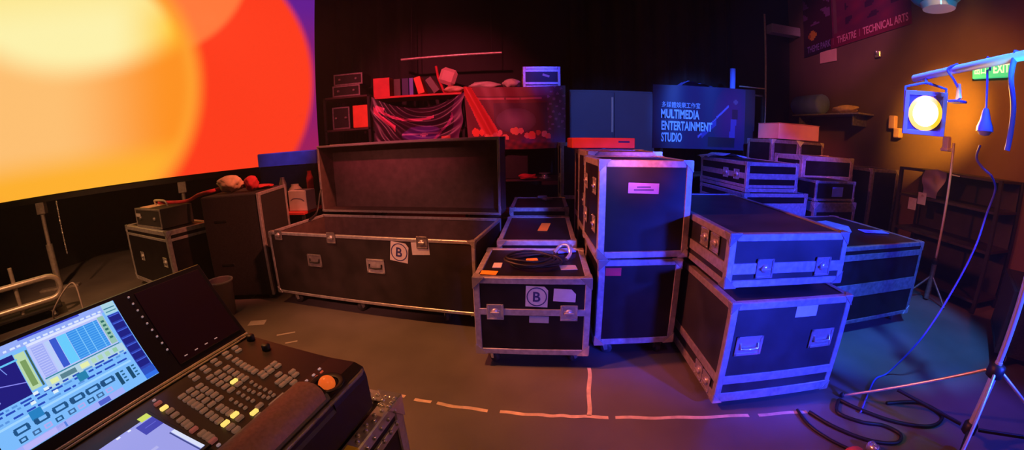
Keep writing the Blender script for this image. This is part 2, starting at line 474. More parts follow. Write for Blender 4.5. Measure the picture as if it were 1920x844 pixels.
# ------------------------------------------------------------------ the LED wall
def led_col(u, v):
    # u: 0 left .. 1 right edge ; s metres from the right edge, z height
    s = 5.6 * (1 - u); z = 1.30 + 3.2 * v
    def mix(a, b, t): t = max(0, min(1, t)); t = t * t * (3 - 2 * t); return tuple(x + (y - x) * t for x, y in zip(a, b))
    c = mix((.20, .010, .17), (.34, .012, .10), (2.6 - z) / 1.2)
    if s < .5 and z > 3: c = mix(c, (.12, .012, .28), (z - 3) / .8)
    dB = math.hypot(s - 2.09, z - 2.6); c = mix((1., .045, .012), c, (dB - 1.97) / .16)
    inB = dB < 2.12
    dD = math.hypot(s - 2.3, z - 4.3)
    if inB: c = mix((1., .19, .045), c, (dD - 1.20) / .16)
    dA = math.hypot(s - 3.62, z - 2.62)
    lo = mix((1., .29, .018), (1., .53, .17), (s - 2.1) / 1.7)
    lo = mix((1., .44, .03), lo, (z - 1.45) / .5)
    up = mix((1., .60, .03), (1., .90, .42), (s - 1.9) / 1.1)
    up = mix(up, (1., .82, .30), (z - 3.4) / .7)
    dC = math.hypot((s - 3.3) * .8, z - 4.55)
    a = mix(up, lo, (dC - 1.42) / .5)
    a = mix(a, (1., .36, .03), (dA - 1.6) / .25)
    return mix(a, c, (dA - 1.74) / .32)
scr = thing('led_wall', 'huge lit LED wall showing overlapping yellow, orange and red discs', 'led screen', (-3.03, 5.71, 0), math.atan2(.628, .779))
g = MB(); g.grid(lambda u, v: (-5.6 * (1 - u), 0, 1.30 + 3.2 * v), 200, 120, colfn=led_col, smooth=False); g.build('picture', M['led'], scr)
MB().box((-5.62, .012, 1.285), (.015, .12, 4.515), .004).build('cabinet', M['blackm'], scr)
MB().box((-5.62, -.012, 1.215), (.015, .12, 1.283), .004).build('bottom_frame', M['blackm'], scr)
for k, s in enumerate((.35, 2.1, 4.15)):
    mb = MB(); mb.box((-s - .06, -.02, 1.06), (-s + .06, .10, 1.215), .006); mb.tube([(-s, .03, 1.08), (-s, .03, .62)], .03, 10); mb.tube([(-s, .03, .64), (-s, .03, .03)], .05, 10)
    mb.box((-s - .3, -.03, 0), (-s + .3, .09, .035), .005); mb.build('support_leg', M['steel'], scr)
# trolley and chain under its left end
tr = thing('barrier_trolley', 'low steel trolley with a long looped rail below the left of the LED wall', 'trolley', (-5.06, 2.46, 0), math.atan2(.69, .32))
mb = MB(); lp = [(-1.9, 0, .47)] + [(-.06, 0, .47)] + [(-.06 + .125 * math.sin(a), 0, .345 + .125 * math.cos(a)) for a in [PI * k / 8 for k in range(1, 8)]] + [(-.06, 0, .22), (-1.4, 0, .22)]
mb.tube(lp, .032, 10); mb.build('loop_rail', M['steel'], tr)
mb = MB(); mb.box((-1.9, -.02, .10), (.02, .5, .14), .01); mb.build('deck', M['blackm'], tr)
for x in (-.42, -.72):
    MB().tube([(x, .03, .12), (x, .03, .66)], .024, 8).build('upright', M['steel'], tr)
for x in (-1.75, -.1):
    for y in (.05, .43): add_caster(tr, x, y, .10)
mb = MB()
for k in range(26): mb.tube([(-5.72 + .012 * math.cos(a + k), 3.07, 1.2 - k * .026 + .018 * math.sin(a)) for a in [2 * PI * i / 8 for i in range(8)]], .005, 5, closed=True)
o = mb.build('hanging_chain', M['chrome']); tag(o, 'thin steel chain hanging down beside the left support leg of the LED wall', 'chain')
o = MB().tube(bez([(-4.6, 2.15, .05), (-4.3, 2.0, .30), (-4.15, 2.2, .52), (-3.9, 2.1, .30), (-3.5, 1.9, .03), (-3.1, 1.8, .02)], 8), .009, 6).build('loose_cable', M['cableg']); tag(o, 'grey cable looping over the end of the trolley rail', 'cable')

def place(fl, fr, d):
    a = Vector((fl[0], fl[1], 0)); b = Vector((fr[0], fr[1], 0)); t = (b - a); w = t.length; t.normalize()
    n = Vector((-t.y, t.x, 0)); c = (a + b) / 2 + n * d / 2
    return w, (c.x, c.y, 0), math.atan2(t.y, t.x)

# ------------------------------------------------------------------ big open trunk
w, loc, rz = place((-2.35, 3.20), (-.285, 2.755), .86)
tk = thing('touring_trunk', 'very long black flight trunk standing open with its lid up', 'flight case', loc, rz)
D = .86; x, y, zt, zb = w / 2, D / 2, .752, .13
b = MB(); e = .006; th = .02
b.box((-x + e, -y + e, zb), (x - e, -y + e + th, zt - .004)); b.box((-x + e, y - e - th, zb), (x - e, y - e, zt - .004))
b.box((-x + e, -y + e, zb), (-x + e + th, y - e, zt - .004)); b.box((x - e - th, -y + e, zb), (x - e, y - e, zt - .004))
b.box((-x + e, -y + e, zb + .004), (x - e, y - e, zb + .03)); b.build('body', M['lamb'], tk)
b = MB(); q = th + e + .002
b.box((-x + q, -y + q, zb + .03), (x - q, y - q, zb + .036))
b.box((-x + q, -y + q, zb + .03), (x - q, -y + q + .006, zt - .03)); b.box((-x + q, y - q - .006, zb + .03), (x - q, y - q, zt - .03))
b.box((-x + q, -y + q, zb + .03), (-x + q + .006, y - q, zt - .03)); b.box((x - q - .006, -y + q, zb + .03), (x - q, y - q, zt - .03)); b.build('lining', M['lining'], tk)
trim_mb(w, D, zb, zt, .028).build('edge_trim', M['alu'], tk)
add_corners(tk, w, D, zb, zt, .026, .06, only=lambda sx, sy, sz: sz == 0 or sy < 0)
lid = MB(); LH = .745; zh = zt + .03; dl = .26     # lid stands upright on the rear edge, its hollow facing front
lid.box((-x + e, y + dl - .02, zh), (x - e, y + dl, zh + LH))
lid.box((-x + e, y, zh), (-x + e + .02, y + dl, zh + LH)); lid.box((x - e - .02, y, zh), (x - e, y + dl, zh + LH))
lid.box((-x + e, y, zh), (x - e, y + dl, zh + .02)); lid.box((-x + e, y, zh + LH - .02), (x - e, y + dl, zh + LH))
lo = lid.build('lid', M['lining'], tk)
fr = MB(); t_ = .022
fr.box((-x, y - .012, zh), (x, y + .012, zh + t_), .003); fr.box((-x, y - .012, zh + LH - t_), (x, y + .012, zh + LH), .003)
fr.box((-x, y - .012, zh + t_), (-x + t_, y + .012, zh + LH - t_), .003); fr.box((x - t_, y - .012, zh + t_), (x, y + .012, zh + LH - t_), .003)
fr.box((-x, y + dl - .03, zh + LH - .028), (x, y + dl + .006, zh + LH + .006), .003); fr.build('rim', M['chrome'], lo)
st = MB(); st.tube(bez([(-x + .05, y - .30, zt), (-x + .03, y - .14, zt + .05), (-x + .015, y - .04, zt + .24), (-x + .012, y + .01, zt + .30)], 5), .011, 6); st.build('lid_stay', M['black'], lo)
for lx in (-.92, -.27, .62):
    add_latch(tk, lx, -y, zt - .028, .9, m='aludull')
add_handle(tk, -.50, -y + .003, .50, 1.0); add_handle(tk, .165, -y + .003, .495, 1.05, m='alu')
add_b_tag(tk, .405, .632, .165, -y + .0035, R(8))
add_sticker(tk, 'paper_tag', .60, .672, .155, .105, 'paper', -y + .003, R(-3), 'blank pale paper tag')
for cx in (-.9, -.12, .75):
    for sy in (-1, 1): add_caster(tk, cx, sy * (y - .1), zb, 1.2 + cx)

# ------------------------------------------------------------------ centre row of low cases
w, loc, rz = place((-.255, 2.235), (.488, 2.165), .66)
c1 = flight_case('flight_case', 'low black flight case with a round B tag and a cable coil on it', 'flight case', w, .66, .66, loc, rz, split=.425, band=.045, latches=((-.235, .425), (.235, .425)), group=None, trim=.042)
fy = -.33 + .003
add_b_tag(c1, .03, .535, .14, fy, R(2)); add_sticker(c1, 'paper_tag', .205, .545, .14, .085, 'paper', fy, R(3), 'blank pale paper tag with a clipped corner', cut=.03)
add_sticker(c1, 'paper_tag', .045, .375, .125, .048, 'paperb', fy, R(1), 'narrow pale label below the band')
add_top_sticker(c1, 'orange_label', -.285, -.235, .115, .07, 'orangetape', .657, -.1, 'orange paper label on the lid')
add_top_sticker(c1, 'pink_label', -.245, -.085, .06, .10, 'paper', .657, 0, 'pale label on the lid')
add_top_sticker(c1, 'pale_label', .235, -.12, .11, .09, 'paperb', .657, .1)
def coil(name, label, cx, cy, z, r, turns, m, rz=.3, thick=.008, cat='cable', sq=.8):
    pts = []
    for k in range(turns * 20):
        a = 2 * PI * k / 20; rr = r * (.82 + .14 * math.sin(k * .37) + .06 * math.sin(k * .11))
        pts.append((cx + rr * math.cos(a), cy + rr * sq * math.sin(a + .1 * math.sin(k * .05)), z + thick + (k / 20 / turns) * .05 + .006 * math.sin(k * .9)))
    o = MB().tube(pts, thick, 6).build(name, M[m]); return tag(o, label, cat)
coil('coiled_cable', 'dark coiled cable lying on the low case with the round B tag', .14, 2.47, .660, .20, 5, 'cable')
o = MB().box((-.04, -.02, 0), (.04, .02, .018), .006, X=T(.13, 2.41, .70) @ RZ(.1)).build('cable_tag', M['orangetape']); tag(o, 'small orange tag lying on the coiled cable', 'tag')
o = MB().tube(bez([(.30, 2.60, .70), (.35, 2.63, .74), (.40, 2.61, .745), (.41, 2.57, .70), (.38, 2.54, .668)], 6), .014, 8).build('cable_plug', M['chrome']); tag(o, 'shiny bent plug end of the coiled cable on the low case', 'plug')
w, loc, rz = place((-.120, 2.92), (.505, 2.865), .95)
c2 = flight_case('flight_case', 'second low black flight case from the front, orange label across its lid', 'flight case', w, .95, .71, loc, rz, trim=.04, split=.45)
add_top_sticker(c2, 'orange_label', .06, .02, .085, .30, 'orangetape', .707, -.12, 'orange paper label on the lid')
o = MB().box((-.07, -.05, 0), (.07, .05, .012), .003, X=T(.40, 2.755, .661) @ RZ(.2)).build('plastic_bag', M['clothblue']); tag(o, 'small bright blue packet on the rear right of the case with the B tag', 'packet')
w, loc, rz = place((-.022, 4.10), (.62, 4.045), .78)
c3 = flight_case('flight_case', 'third low black flight case from the front with a bare lid, beside the open trunk', 'flight case', w, .78, .76, loc, rz, trim=.042, split=.66)
o = MB().box((-.05, -.1, 0), (.05, .1, .03), .01, X=T(.42, 4.62, .762) @ RZ(.4)).box((-.10, -.02, .02), (.02, .02, .05), .008, X=T(.42, 4.62, .762)).build('small_adapter', M['greybin']); tag(o, 'small grey adapter lying on the third low flight case', 'adapter')

# ------------------------------------------------------------------ tall stacks
w, loc, rz = place((.555, 2.295), (1.125, 2.270), .60)
t1 = flight_case('flight_case', 'tall lower flight case with a red sticker, under the pink-edged case', 'flight case', w, .60, .735, loc, rz, trim=.045, spread=.09)
add_sticker(t1, 'red_sticker', -.185, .652, .105, .055, 'redtape', -.30 + .003, R(1), 'small red sticker')
w, loc, rz = place((.538, 2.282), (1.148, 2.262), .60)
t2 = flight_case('flight_case', 'tall black flight case with a lilac label, topmost of the centre stack', 'flight case', w, .60, 1.375, loc, rz, wheels=0, base=.748, trim=.045, cr=.028, pl=.07,
                 side_latches=((-.16, .95), (-.16, 1.2), (.16, .95), (.16, 1.2)))
lab = add_sticker(t2, 'paper_label', -.02, 1.20, .20, .066, 'lilac', -.30 + .003, R(1.5), 'lilac label with two dark lines')
k = MB()
for zz, ww in ((1.208, .09), (1.190, .13)):
    k.box((-.02 - ww / 2, -.2985, zz - .004), (-.02 + ww / 2, -.2972, zz + .004))
k.build('ink_line', M['ink'], lab)
def stack_tall(x0, x1, y0, d, h, label, zsplit=.74):
    w, loc, rz = place((x0, y0), (x1, y0 - .02), d)
    return flight_case('flight_case', label, 'flight case', w, d, h, loc, rz, trim=.045, split=zsplit, band=.05, side_latches=((-.12, 1.0), (-.12, .5)), spread=.09)
t3 = stack_tall(.60, 1.195, 2.93, .55, 1.405, 'tall flight case with a purple-lit top edge, right behind the pink-edged case')
t4 = stack_tall(.66, 1.245, 3.52, .50, 1.40, 'tall flight case half hidden under the orange carton in the tall row')
t5 = stack_tall(.645, 1.23, 4.93, .40, 1.455, 'tall flight case with a thin pale left frame edge, last in the tall row')
ob = thing('equipment_box', 'flat orange-red carton lying on top of the tall flight cases', 'carton', (.89, 3.78, 1.413), R(-2))
MB().box((-.305, -.20, 0), (.305, .20, .10), .006).build('carton', M['orangebox'], ob)
MB().box((.14, -.2025, .055), (.25, -.199, .072)).build('printed_mark', M['ink'], ob)

# ------------------------------------------------------------------ right-hand stack in the foreground
w, loc, rz = place((1.135, 1.640), (1.955, 1.588), 1.3)
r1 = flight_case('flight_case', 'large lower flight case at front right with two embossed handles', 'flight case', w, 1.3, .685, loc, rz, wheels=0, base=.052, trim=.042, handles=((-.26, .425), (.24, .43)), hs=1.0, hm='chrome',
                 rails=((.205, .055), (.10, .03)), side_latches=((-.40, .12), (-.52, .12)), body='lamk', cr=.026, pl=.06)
add_sticker(r1, 'blue_label', .085, .615, .15, .075, 'paper', -.65 + .003, R(0), 'pale label hanging below the top edge')
for sx in (-1, 1):
    for sy in (-1, 1): add_caster(r1, sx * .30, sy * .54, .052)
w, loc, rz = place((1.127, 1.735), (1.925, 1.680), 1.5)
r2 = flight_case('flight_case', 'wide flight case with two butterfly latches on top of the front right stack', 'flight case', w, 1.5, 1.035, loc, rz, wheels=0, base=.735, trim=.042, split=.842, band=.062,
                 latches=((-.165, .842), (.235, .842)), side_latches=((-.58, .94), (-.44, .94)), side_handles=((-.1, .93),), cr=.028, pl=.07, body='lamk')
for sy in (-.52, 0, .52): MB().box((-.34, sy - .04, .687), (.34, sy + .04, .735), .006).build('skid', M['blackm'], r2)

# big case behind on the right and the blue bundle on it
rb = flight_case('flight_case', 'very wide dark flight case with broad blue-lit rails behind the front right stack', 'flight case', 1.30, 1.15, .77, (2.935, 2.80, 0), R(1), wheels=.1, trim=.035, rails=((.40, .11), (.68, .05)), alu='aludull', body='lam')
o = MB().box((-.22, -.16, 0), (.22, .16, .085), .04).build('soft_bag', M['cab'], loc=(2.68, 2.62, .772), rotz=.2); tag(o, 'rounded blue bag lying on the wide dark case at right', 'bag')
o = MB().box((-.14, -.06, 0), (.14, .06, .006), .002, X=T(3.36, 2.64, .770) @ RZ(-.25)).build('paper_sheet', M['clothblue']); tag(o, 'bluish paper strip lying on the right edge of the wide dark case', 'paper')

# ------------------------------------------------------------------ cases in the middle right
flight_case('flight_case', 'low wide flight case underneath the blue-railed case, middle right', 'flight case', .86, 1.0, .985, (2.835, 4.02, 0), 0, trim=.04, alu='alu', wheels=.1, rails=((.80, .16),))
flight_case('flight_case', 'small blue-railed flight case on the middle right stack, cloth and clear sheet behind it', 'flight case', .69, 1.02, 1.312, (2.755, 4.03, 0), 0, wheels=0, base=.999, trim=.04, rails=((1.165, .06), (1.06, .03)), side_latches=((-.1, 1.17), (-.32, 1.17)), cr=.026, pl=.06)
o = MB().grid(lambda u, v: (2.32 + .62 * u, 4.20 + .30 * v + .1 * u, 1.32 + .035 * math.sin(u * 3.1) + .014 * math.sin(u * 13 + v * 9)), 24, 12).build('clear_sheet', M['gloss']); tag(o, 'shiny clear plastic sheet catching blue light on the blue-railed case', 'plastic sheet')
flight_case('flight_case', 'tall narrow flight case with pale vertical edges under the pale carton', 'flight case', .50, .6, 1.575, (3.80, 4.92, 0), 0, trim=.05, alu='aludull')
flight_case('flight_case', 'tall dark flight case right of the narrow one, its right half under the pale carton', 'flight case', .46, .6, 1.565, (4.30, 4.94, 0), 0, trim=.035, alu='aludull')
pk = thing('cardboard_carton', 'pale pinkish carton with a flared lid on top of the tall narrow case', 'carton', (4.06, 4.90, 1.588), R(1))
MB().box((-.38, -.24, 0), (.38, .24, .215), .004).build('carton', M['pinkbox'], pk)
lm = MB(); lm.add([(-.385, -.25, .216), (.385, -.25, .216), (.44, .10, .245), (-.385, .24, .216), (-.385, -.25, .221), (.385, -.25, .221), (.44, .10, .250), (-.385, .24, .221)], [(0, 3, 2, 1), (4, 5, 6, 7), (0, 1, 5, 4), (1, 2, 6, 5), (2, 3, 7, 6), (3, 0, 4, 7)]); lm.build('lid', M['pinkbox'], pk)
flight_case('flight_case', 'dark flight case underneath the orange-edged case at right', 'flight case', .92, .6, 1.075, (4.03, 4.30, 0), R(-1), trim=.035, alu='aludull')
flight_case('flight_case', 'orange-edged flight case with thick corner posts near the right wall', 'flight case', .90, .58, 1.39, (4.03, 4.29, 0), R(-1), wheels=0, base=1.089, trim=.06, handles=(), cr=.03, pl=.09)
s2 = flight_case('flight_case', 'flight case with a blue-lit cover directly right of the blue-railed stack', 'flight case', .66, .48, .90, (3.67, 3.70, 0), R(-1), trim=.045, alu='aludull', rails=((.84, .1),))
s1 = flight_case('flight_case', 'small black flight case carrying a blue label, right of the blue-railed stack', 'flight case', .62, .46, 1.14, (3.65, 3.70, 0), R(-1), wheels=0, base=.914, trim=.028, alu='aludull', cr=.02, pl=.045)
add_sticker(s1, 'blue_label', .03, 1.02, .17, .11, 'clothblue', -.23 + .003, 0, 'blue label')
# lockers / rack along the right wall
flight_case('flight_case', 'dark flight case with a purple top edge standing near the right wall', 'flight case', .52, .5, 1.29, (4.87, 4.00, 0), R(-3), trim=.045, alu='aludull')
wr = thing('wall_rack', 'low dark rack under the amber lamp against the right wall', 'rack', (4.93, 2.75, 0), -PI / 2)
for xx in (-.62, .62):
    for yy in (-.26, .26): MB().box((xx - .02, yy - .02, 0), (xx + .02, yy + .02, 1.36), .003).build('upright', M['blackm'], wr)
for zz in (.1, .62, 1.02, 1.33): MB().box((-.62, -.27, zz), (.62, .27, zz + .03), .004).build('shelf', M['lamb'], wr)
MB().box((-.62, .24, .1), (.62, .25, 1.34)).build('back_panel', M['lamb'], wr)
def soft(name, label, cat, loc, sc, m, lumps=4):
    mb = MB(); rnd = random.Random(len(label))
    n = 14
    vs, fs = [], []
    for i in range(n + 1):
        th = PI * i / n
        for k in range(20):
            a = 2 * PI * k / 20; w = 1 + .12 * math.sin(3 * a + th * 4 + len(label)) + .08 * math.sin(7 * a - th * 6)
            vs.append((sc[0] * w * math.sin(th) * math.cos(a), sc[1] * w * math.sin(th) * math.sin(a), sc[2] * (1 - math.cos(th) ** 1) * (1 + .08 * math.sin(5 * a)) * 1.0))
    for i in range(n):
        for k in range(20): l = (k + 1) % 20; fs.append((i * 20 + k, (i + 1) * 20 + k, (i + 1) * 20 + l, i * 20 + l))
    vs = [(p[0], p[1], 2 * sc[2] - p[2]) for p in vs]; zm = min(p[2] for p in vs); vs = [(p[0], p[1], p[2] - zm) for p in vs]
    mb.add(vs, fs, 0, True); o = mb.build(name, M[m], loc=loc); return tag(o, label, cat)
pb = MB().grid(lambda u, v: (4.62 + .03 * math.sin(v * 7 + u * 3), 3.02 - .30 * u * (1 - .35 * (1 - v)), 1.06 + .32 * v - .05 * abs(u - .5) * v), 10, 10, thick=0).build('hanging_bag', M['greybin']); tag(pb, 'pale plastic bag hanging from the front of the low wall rack', 'bag')
for (yy, zz, lb) in ((3.14, .96, 'pale paper tag hanging lower left on the low wall rack'), (3.02, 1.04, 'pale paper tag hanging nearer the plastic bag on the low wall rack')):
    o = MB().box((4.634, yy - .06, zz - .075), (4.638, yy + .05, zz + .06)).build('paper_tag', M['paperb']); tag(o, lb, 'tag')
dc = flight_case('draped_case', 'low black case in the shade at the far right', 'flight case', .9, .8, .62, (4.25, 1.20, 0), R(-60), trim=.03, alu='blackm', body='felt', corners=False)

# right wall: shelf with barrel, poster, papers, exit sign
sh = thing('wall_shelf', 'narrow wall shelf below the poster banner on the right wall', 'shelf', (5.25, 5.1, 2.02))
MB().box((-.34, -.75, 0), (0, .75, .025), .004).build('board', M['steel'], sh)
for yy in (-.6, .6): MB().box((-.3, yy - .012, -.16), (0, yy + .012, 0), .002).build('bracket', M['aludull'], sh)
mb = MB(); mb.lathe([(.03, 0), (.15, 0), (.165, .04), (.165, .62), (.15, .66), (.03, .66)], 20, X=T(5.05, 5.23, 2.212) @ RX(-PI / 2))
o = mb.build('drum_case', M['clothblue']); tag(o, 'blue drum-shaped case lying on the wall shelf', 'drum')
soft('cable_heap', 'small pale heap of leads on the near end of the wall shelf', 'cable', (5.06, 4.75, 2.047), (.11, .24, .06), 'clothbeige')
o = MB().box((5.235, 5.14, 2.93), (5.248, 5.52, 3.13), .002).build('wall_notice', M['pinkbox']); tag(o, 'plain pale notice on the right wall just under the poster banner', 'notice')
o = MB().box((5.2, 4.23, 2.86), (5.25, 4.33, 2.95), .01).ball((5.19, 4.28, 2.93), .03, 8).build('wall_sensor', M['chrome']); tag(o, 'tiny bright fitting on the wall below the right end of the poster banner', 'fitting')
sp = MB().box((5.17, 3.92, 1.84), (5.25, 4.03, 2.02), .012).box((5.16, 3.82, 1.72), (5.25, 3.93, 1.85), .012).build('switch_boxes', M['pinkbox']); tag(sp, 'pair of small pale wall boxes left of the amber lamp', 'switch')
ba = thing('poster_banner', 'dark purple theatre poster banner high on the right wall', 'banner', (5.235, 3.70, 3.09), PI / 2)   # local x runs along +y (away), mirrored below
def poster_col(u, v):   # u 0 = far end (left in view)
    n = math.sin(u * 23 + math.sin(v * 9) * 2) * math.sin(v * 17 + u * 5)
    c = [.045, .008, .030]
    if u > .32: c = [.11 + .05 * max(0, n), .016, .065]
    if v < .14: c = [.16, .012, .055] if u > .3 else [.03, .01, .04]
    d = math.hypot((u - .10) * 2.2, (v - .30) * 1.5)
    if d < .10: c = [.55, .26, .03] if n > -.2 else [.35, .1, .02]
    if u < .3 and v > .45 and n > .35: c = [.16, .06, .22]
    if .33 < u < .37 and v > .2: c = [.15, .06, .09]
    if u > .45 and n < -.45 and v > .25: c = [.04, .01, .05]
    return c
PW, PH = 2.22, 1.15
g = MB(); g.grid(lambda u, v: (PW * (1 - u), 0, PH * v + .15 * u), 60, 40, colfn=poster_col, X=RZ(0))
g.build('printed_sheet', M['pic'], ba)
def lettering(root, text, x, z, w, h, col, X=None, bold=.02, flip=False, y=-.004, name='lettering'):
    v, f = text_geo(text, w, h, bold)
    if flip: v = [(w - q[0], 0, q[2]) for q in v]; f = [t[::-1] for t in f]
    mb = MB(); mb.add([(q[0] + x, y, q[2] + z) for q in v], f, 0, False, X, [col] * len(f)); return mb.build(name, M['uilit'], root)
# lettering follows the tilted lower edge of the sheet; the sheet is seen from -x, so letters run towards -y
for (txt, u0, u1, col) in (('THEME PARK', .04, .30, (.20, .13, .42)), ('|', .323, .330, (.3, .06, .16)), ('THEATRE', .365, .550, (.62, .22, .36)), ('|', .577, .584, (.4, .08, .2)), ('TECHNICAL ARTS', .61, .978, (.66, .25, .40))):
    v, f = text_geo(txt, (u1 - u0) * PW, .115, .02)
    mb = MB(); q = [(PW * (1 - u0) - p[0], .006, p[2] + .055 + .15 * (u0 + p[0] / PW)) for p in v]
    mb.add(q, [t[::-1] for t in f], 0, False, None, [col] * len(f)); mb.build('lettering', M['uilit'], ba)
MB().tube([(-.02, 0, PH + .15), (PW + .02, 0, PH)], .014, 8).build('rod', M['blackm'], ba)
ex = thing('exit_sign', 'green lit exit sign on the right wall behind the lamp bar', 'sign', (5.24, 2.355, 2.44), PI / 2)
MB().box((0, -.0, 0), (.47, .05, .185), .006).build('housing', M['green'], ex)
for (t_, x0, w_, h_) in (('出口', .30, .14, .085), ('EXIT', .02, .19, .10)):
    v, f = text_geo(t_, w_, h_, .03); mb = MB(); mb.add([(.47 - (.47 - x0 - w_) - p[0], .052, p[2] + .045) for p in v], [t[::-1] for t in f]); mb.build('lettering', M['greenw'], ex)
lb_ = MB().box((4.6, 6.02, 3.50), (5.25, 6.20, 3.66), .01).build('cable_tray', M['paperb']); tag(lb_, 'pale box fixed high in the corner left of the poster banner', 'box')

# hung luminaire at the top right
hl = thing('moving_head_light', 'teal rounded stage luminaire hanging at the top right', 'stage light', (3.35, 2.10, 2.66))
mb = MB(); mb.ball((0, 0, .20), .24, 20, sc=(.85, 1.1, .72)); mb.build('body', M['teal'], hl)
MB().lathe([(.13, -.0), (.15, .05)], 20, X=T(0, 0, .02)).build('lens', M['gloss'], hl)
MB().box((-.2, -.05, .36), (.2, .05, .46), .01).tube([(0, 0, .44), (0, 0, 2.24)], .025, 8).build('hanger', M['blackm'], hl)

# ------------------------------------------------------------------ lamp stand with cross bar
ls = thing('lighting_stand', 'tripod lighting stand with a long bright blue cross bar', 'light stand', (2.405, .865, 0))
MB().tube([(0, 0, .12), (0, 0, .56)], .021, 10).tube([(0, 0, .5), (0, 0, 1.25)], .018, 10).tube([(0, 0, 1.2), (0, 0, 2.04)], .014, 10).build('pole', M['whitesteel'], ls)
MB().lathe([(.03, .47), (.045, .48), (.045, .54), (.03, .55)], 14).build('hub', M['black'], ls)
MB().lathe([(.026, 1.2), (.03, 1.21), (.03, 1.27), (.022, 1.28)], 12).build('upper_collar', M['black'], ls)
MB().lathe([(.03, .12), (.04, .13), (.04, .18), (.03, .19)], 14).build('lower_collar', M['black'], ls)
for (dx, dy) in ((-.349, .663), (.31, -.33), (-.72, -.30)):
    l = math.hypot(dx, dy); k = .75 / l; tx, ty = dx * k, dy * k
    o = MB().tube([(tx * .06, ty * .06, .50), (tx, ty, .012)], .009, 8).build('leg', M['whitesteel'], ls)
    MB().ball((tx, ty, .018), .018, 8).build('foot', M['rubber'], o)
    MB().tube([(tx * .07, ty * .07, .155), (tx * .60, ty * .60, .20)], .011, 8).build('brace', M['black'], o)
bd = Vector((2.854 - 2.405, 2.0 - .865, 0)).normalized()
MB().tube([Vector((0, 0, 2.05)) - bd * 1.1, Vector((0, 0, 2.05)) + bd * 1.222], .026, 12).build('cross_bar', M['whitepaint'], ls)
MB().box((-.04, -.05, 2.0), (.04, .05, 2.03), .006).build('bar_clamp', M['black'], ls)
def bar(t, z=2.05): p = Vector((2.405, .865, z)) + bd * t; return p
# the lit amber PAR can
pc = thing('par_can', 'lit amber par can hanging from the far end of the blue bar', 'stage light', (2.745, 1.83, 1.79), 0)
aim = Vector((-.62, -.75, -.12)).normalized(); q = aim.to_track_quat('-Y', 'Z').to_matrix().to_4x4()
XX = q @ RX(PI / 2)
mb = MB(); mb.lathe([(.118, .012), (.122, -.02), (.118, -.10), (.085, -.22), (.04, -.25)], 24, X=XX, cap=False); mb.lathe([(.04, -.25), (.001, -.252)], 24, X=XX, cap=False); mb.build('can', M['cableb'], pc)
mb = MB(); h = .145
for (a, b) in (((-h, -.012, -h), (-h + .03, .012, h)), ((h - .03, -.012, -h), (h, .012, h)), ((-h + .03, -.012, -h), (h - .03, .012, -h + .03)), ((-h + .03, -.012, h - .03), (h - .03, .012, h))): mb.box(a, b, .002, X=q)
for sx in (-1, 1):
    for sz in (-1, 1): mb.add([(sx * (h - .03), -.004, sz * (h - .03)), (sx * (h - .10), -.004, sz * (h - .03)), (sx * (h - .03), -.004, sz * (h - .10))], [(0, 1, 2), (0, 2, 1)], X=q)
mb.build('colour_frame', M['frame'], pc)
MB().lathe([(.088, .016), (.001, .026)], 28, X=XX, cap=False).build('lens', M['amber'], pc)
MB().lathe([(.117, .010), (.088, .016)], 28, X=XX, cap=False).build('filter_ring', M['amberrim'], pc)
yk = MB(); tp = bar(1.08) - Vector((2.745, 1.83, 1.79)); side = q @ Vector((1, 0, 0))
yk.tube([side * .14, side * .14 + Vector((0, 0, .17)), Vector((0, 0, .205)), -side * .14 + Vector((0, 0, .17)), -side * .14], .009, 8); yk.tube([Vector((0, 0, .2)), tp + Vector((0, 0, -.02))], .01, 8); yk.build('yoke', M['cableb'], pc)
# small fixtures hanging from the bar
def bar_lamp(t, drop, label, m, scale=.55):
    p = bar(t); r = thing('bar_lamp', label, 'lamp', (p.x, p.y, p.z))
    hk = [(0, .0, .03), (.03, 0, .03), (.034, 0, 0), (.03, 0, -.034), (0, 0, -.04), (0, 0, -drop)]
    MB().tube(hk, .012 * scale, 8).build('hook', M['cableb'], r)
    MB().lathe([(.015, -drop), (.022, -drop - .02), (.03, -drop - .06), (.085 * scale, -drop - .10), (.088 * scale, -drop - .125)], 16).build('shade', M['cableb'], r)
    MB().lathe([(.08 * scale, -drop - .122), (.05 * scale, -drop - .145), (.001, -drop - .15)], 16, cap=False).build('bulb', M[m], r)
    return r
bar_lamp(.48, .25, 'blue hanging lamp with a pale rim, in front of the exit sign', 'whitepaint')
cl = thing('bar_clamp', 'white triangular clamp dangling from the bar right of the amber par can', 'clamp', tuple(bar(.74)))
MB().tube(bez([(0, 0, .03), (-.02, .06, .0), (0, .03, -.06), (0, 0, -.11)], 6), .008, 6).build('lead', M['cableb'], cl)
MB().add([(-.035, -.035, -.18), (.035, .035, -.19), (.010, .010, -.09), (-.010, -.010, -.09), (-.025, -.045, -.18), (.045, .025, -.19), (.020, .0, -.09), (0, -.020, -.09)], [(0, 1, 2, 3), (7, 6, 5, 4), (0, 4, 5, 1), (1, 5, 6, 2), (2, 6, 7, 3), (3, 7, 4, 0)]).build('jaw', M['whitepaint'], cl)
MB().box((-.045, -.045, -.205), (.045, .045, -.190), .004).build('base', M['cableb'], cl)
p = bar(.26)
o = MB().tube(bez([(p.x, p.y, 2.08), (p.x - .02, p.y + .02, 1.95), (p.x - .0, p.y + .01, 1.8), (p.x + .01, p.y + .02, 1.66), (p.x + .01, p.y + .03, 1.58)], 6), .016, 8).build('hanging_cable', M['cableb']); tag(o, 'thick blue cable hanging straight down from the bar near the stand pole', 'cable')
p = bar(.58)
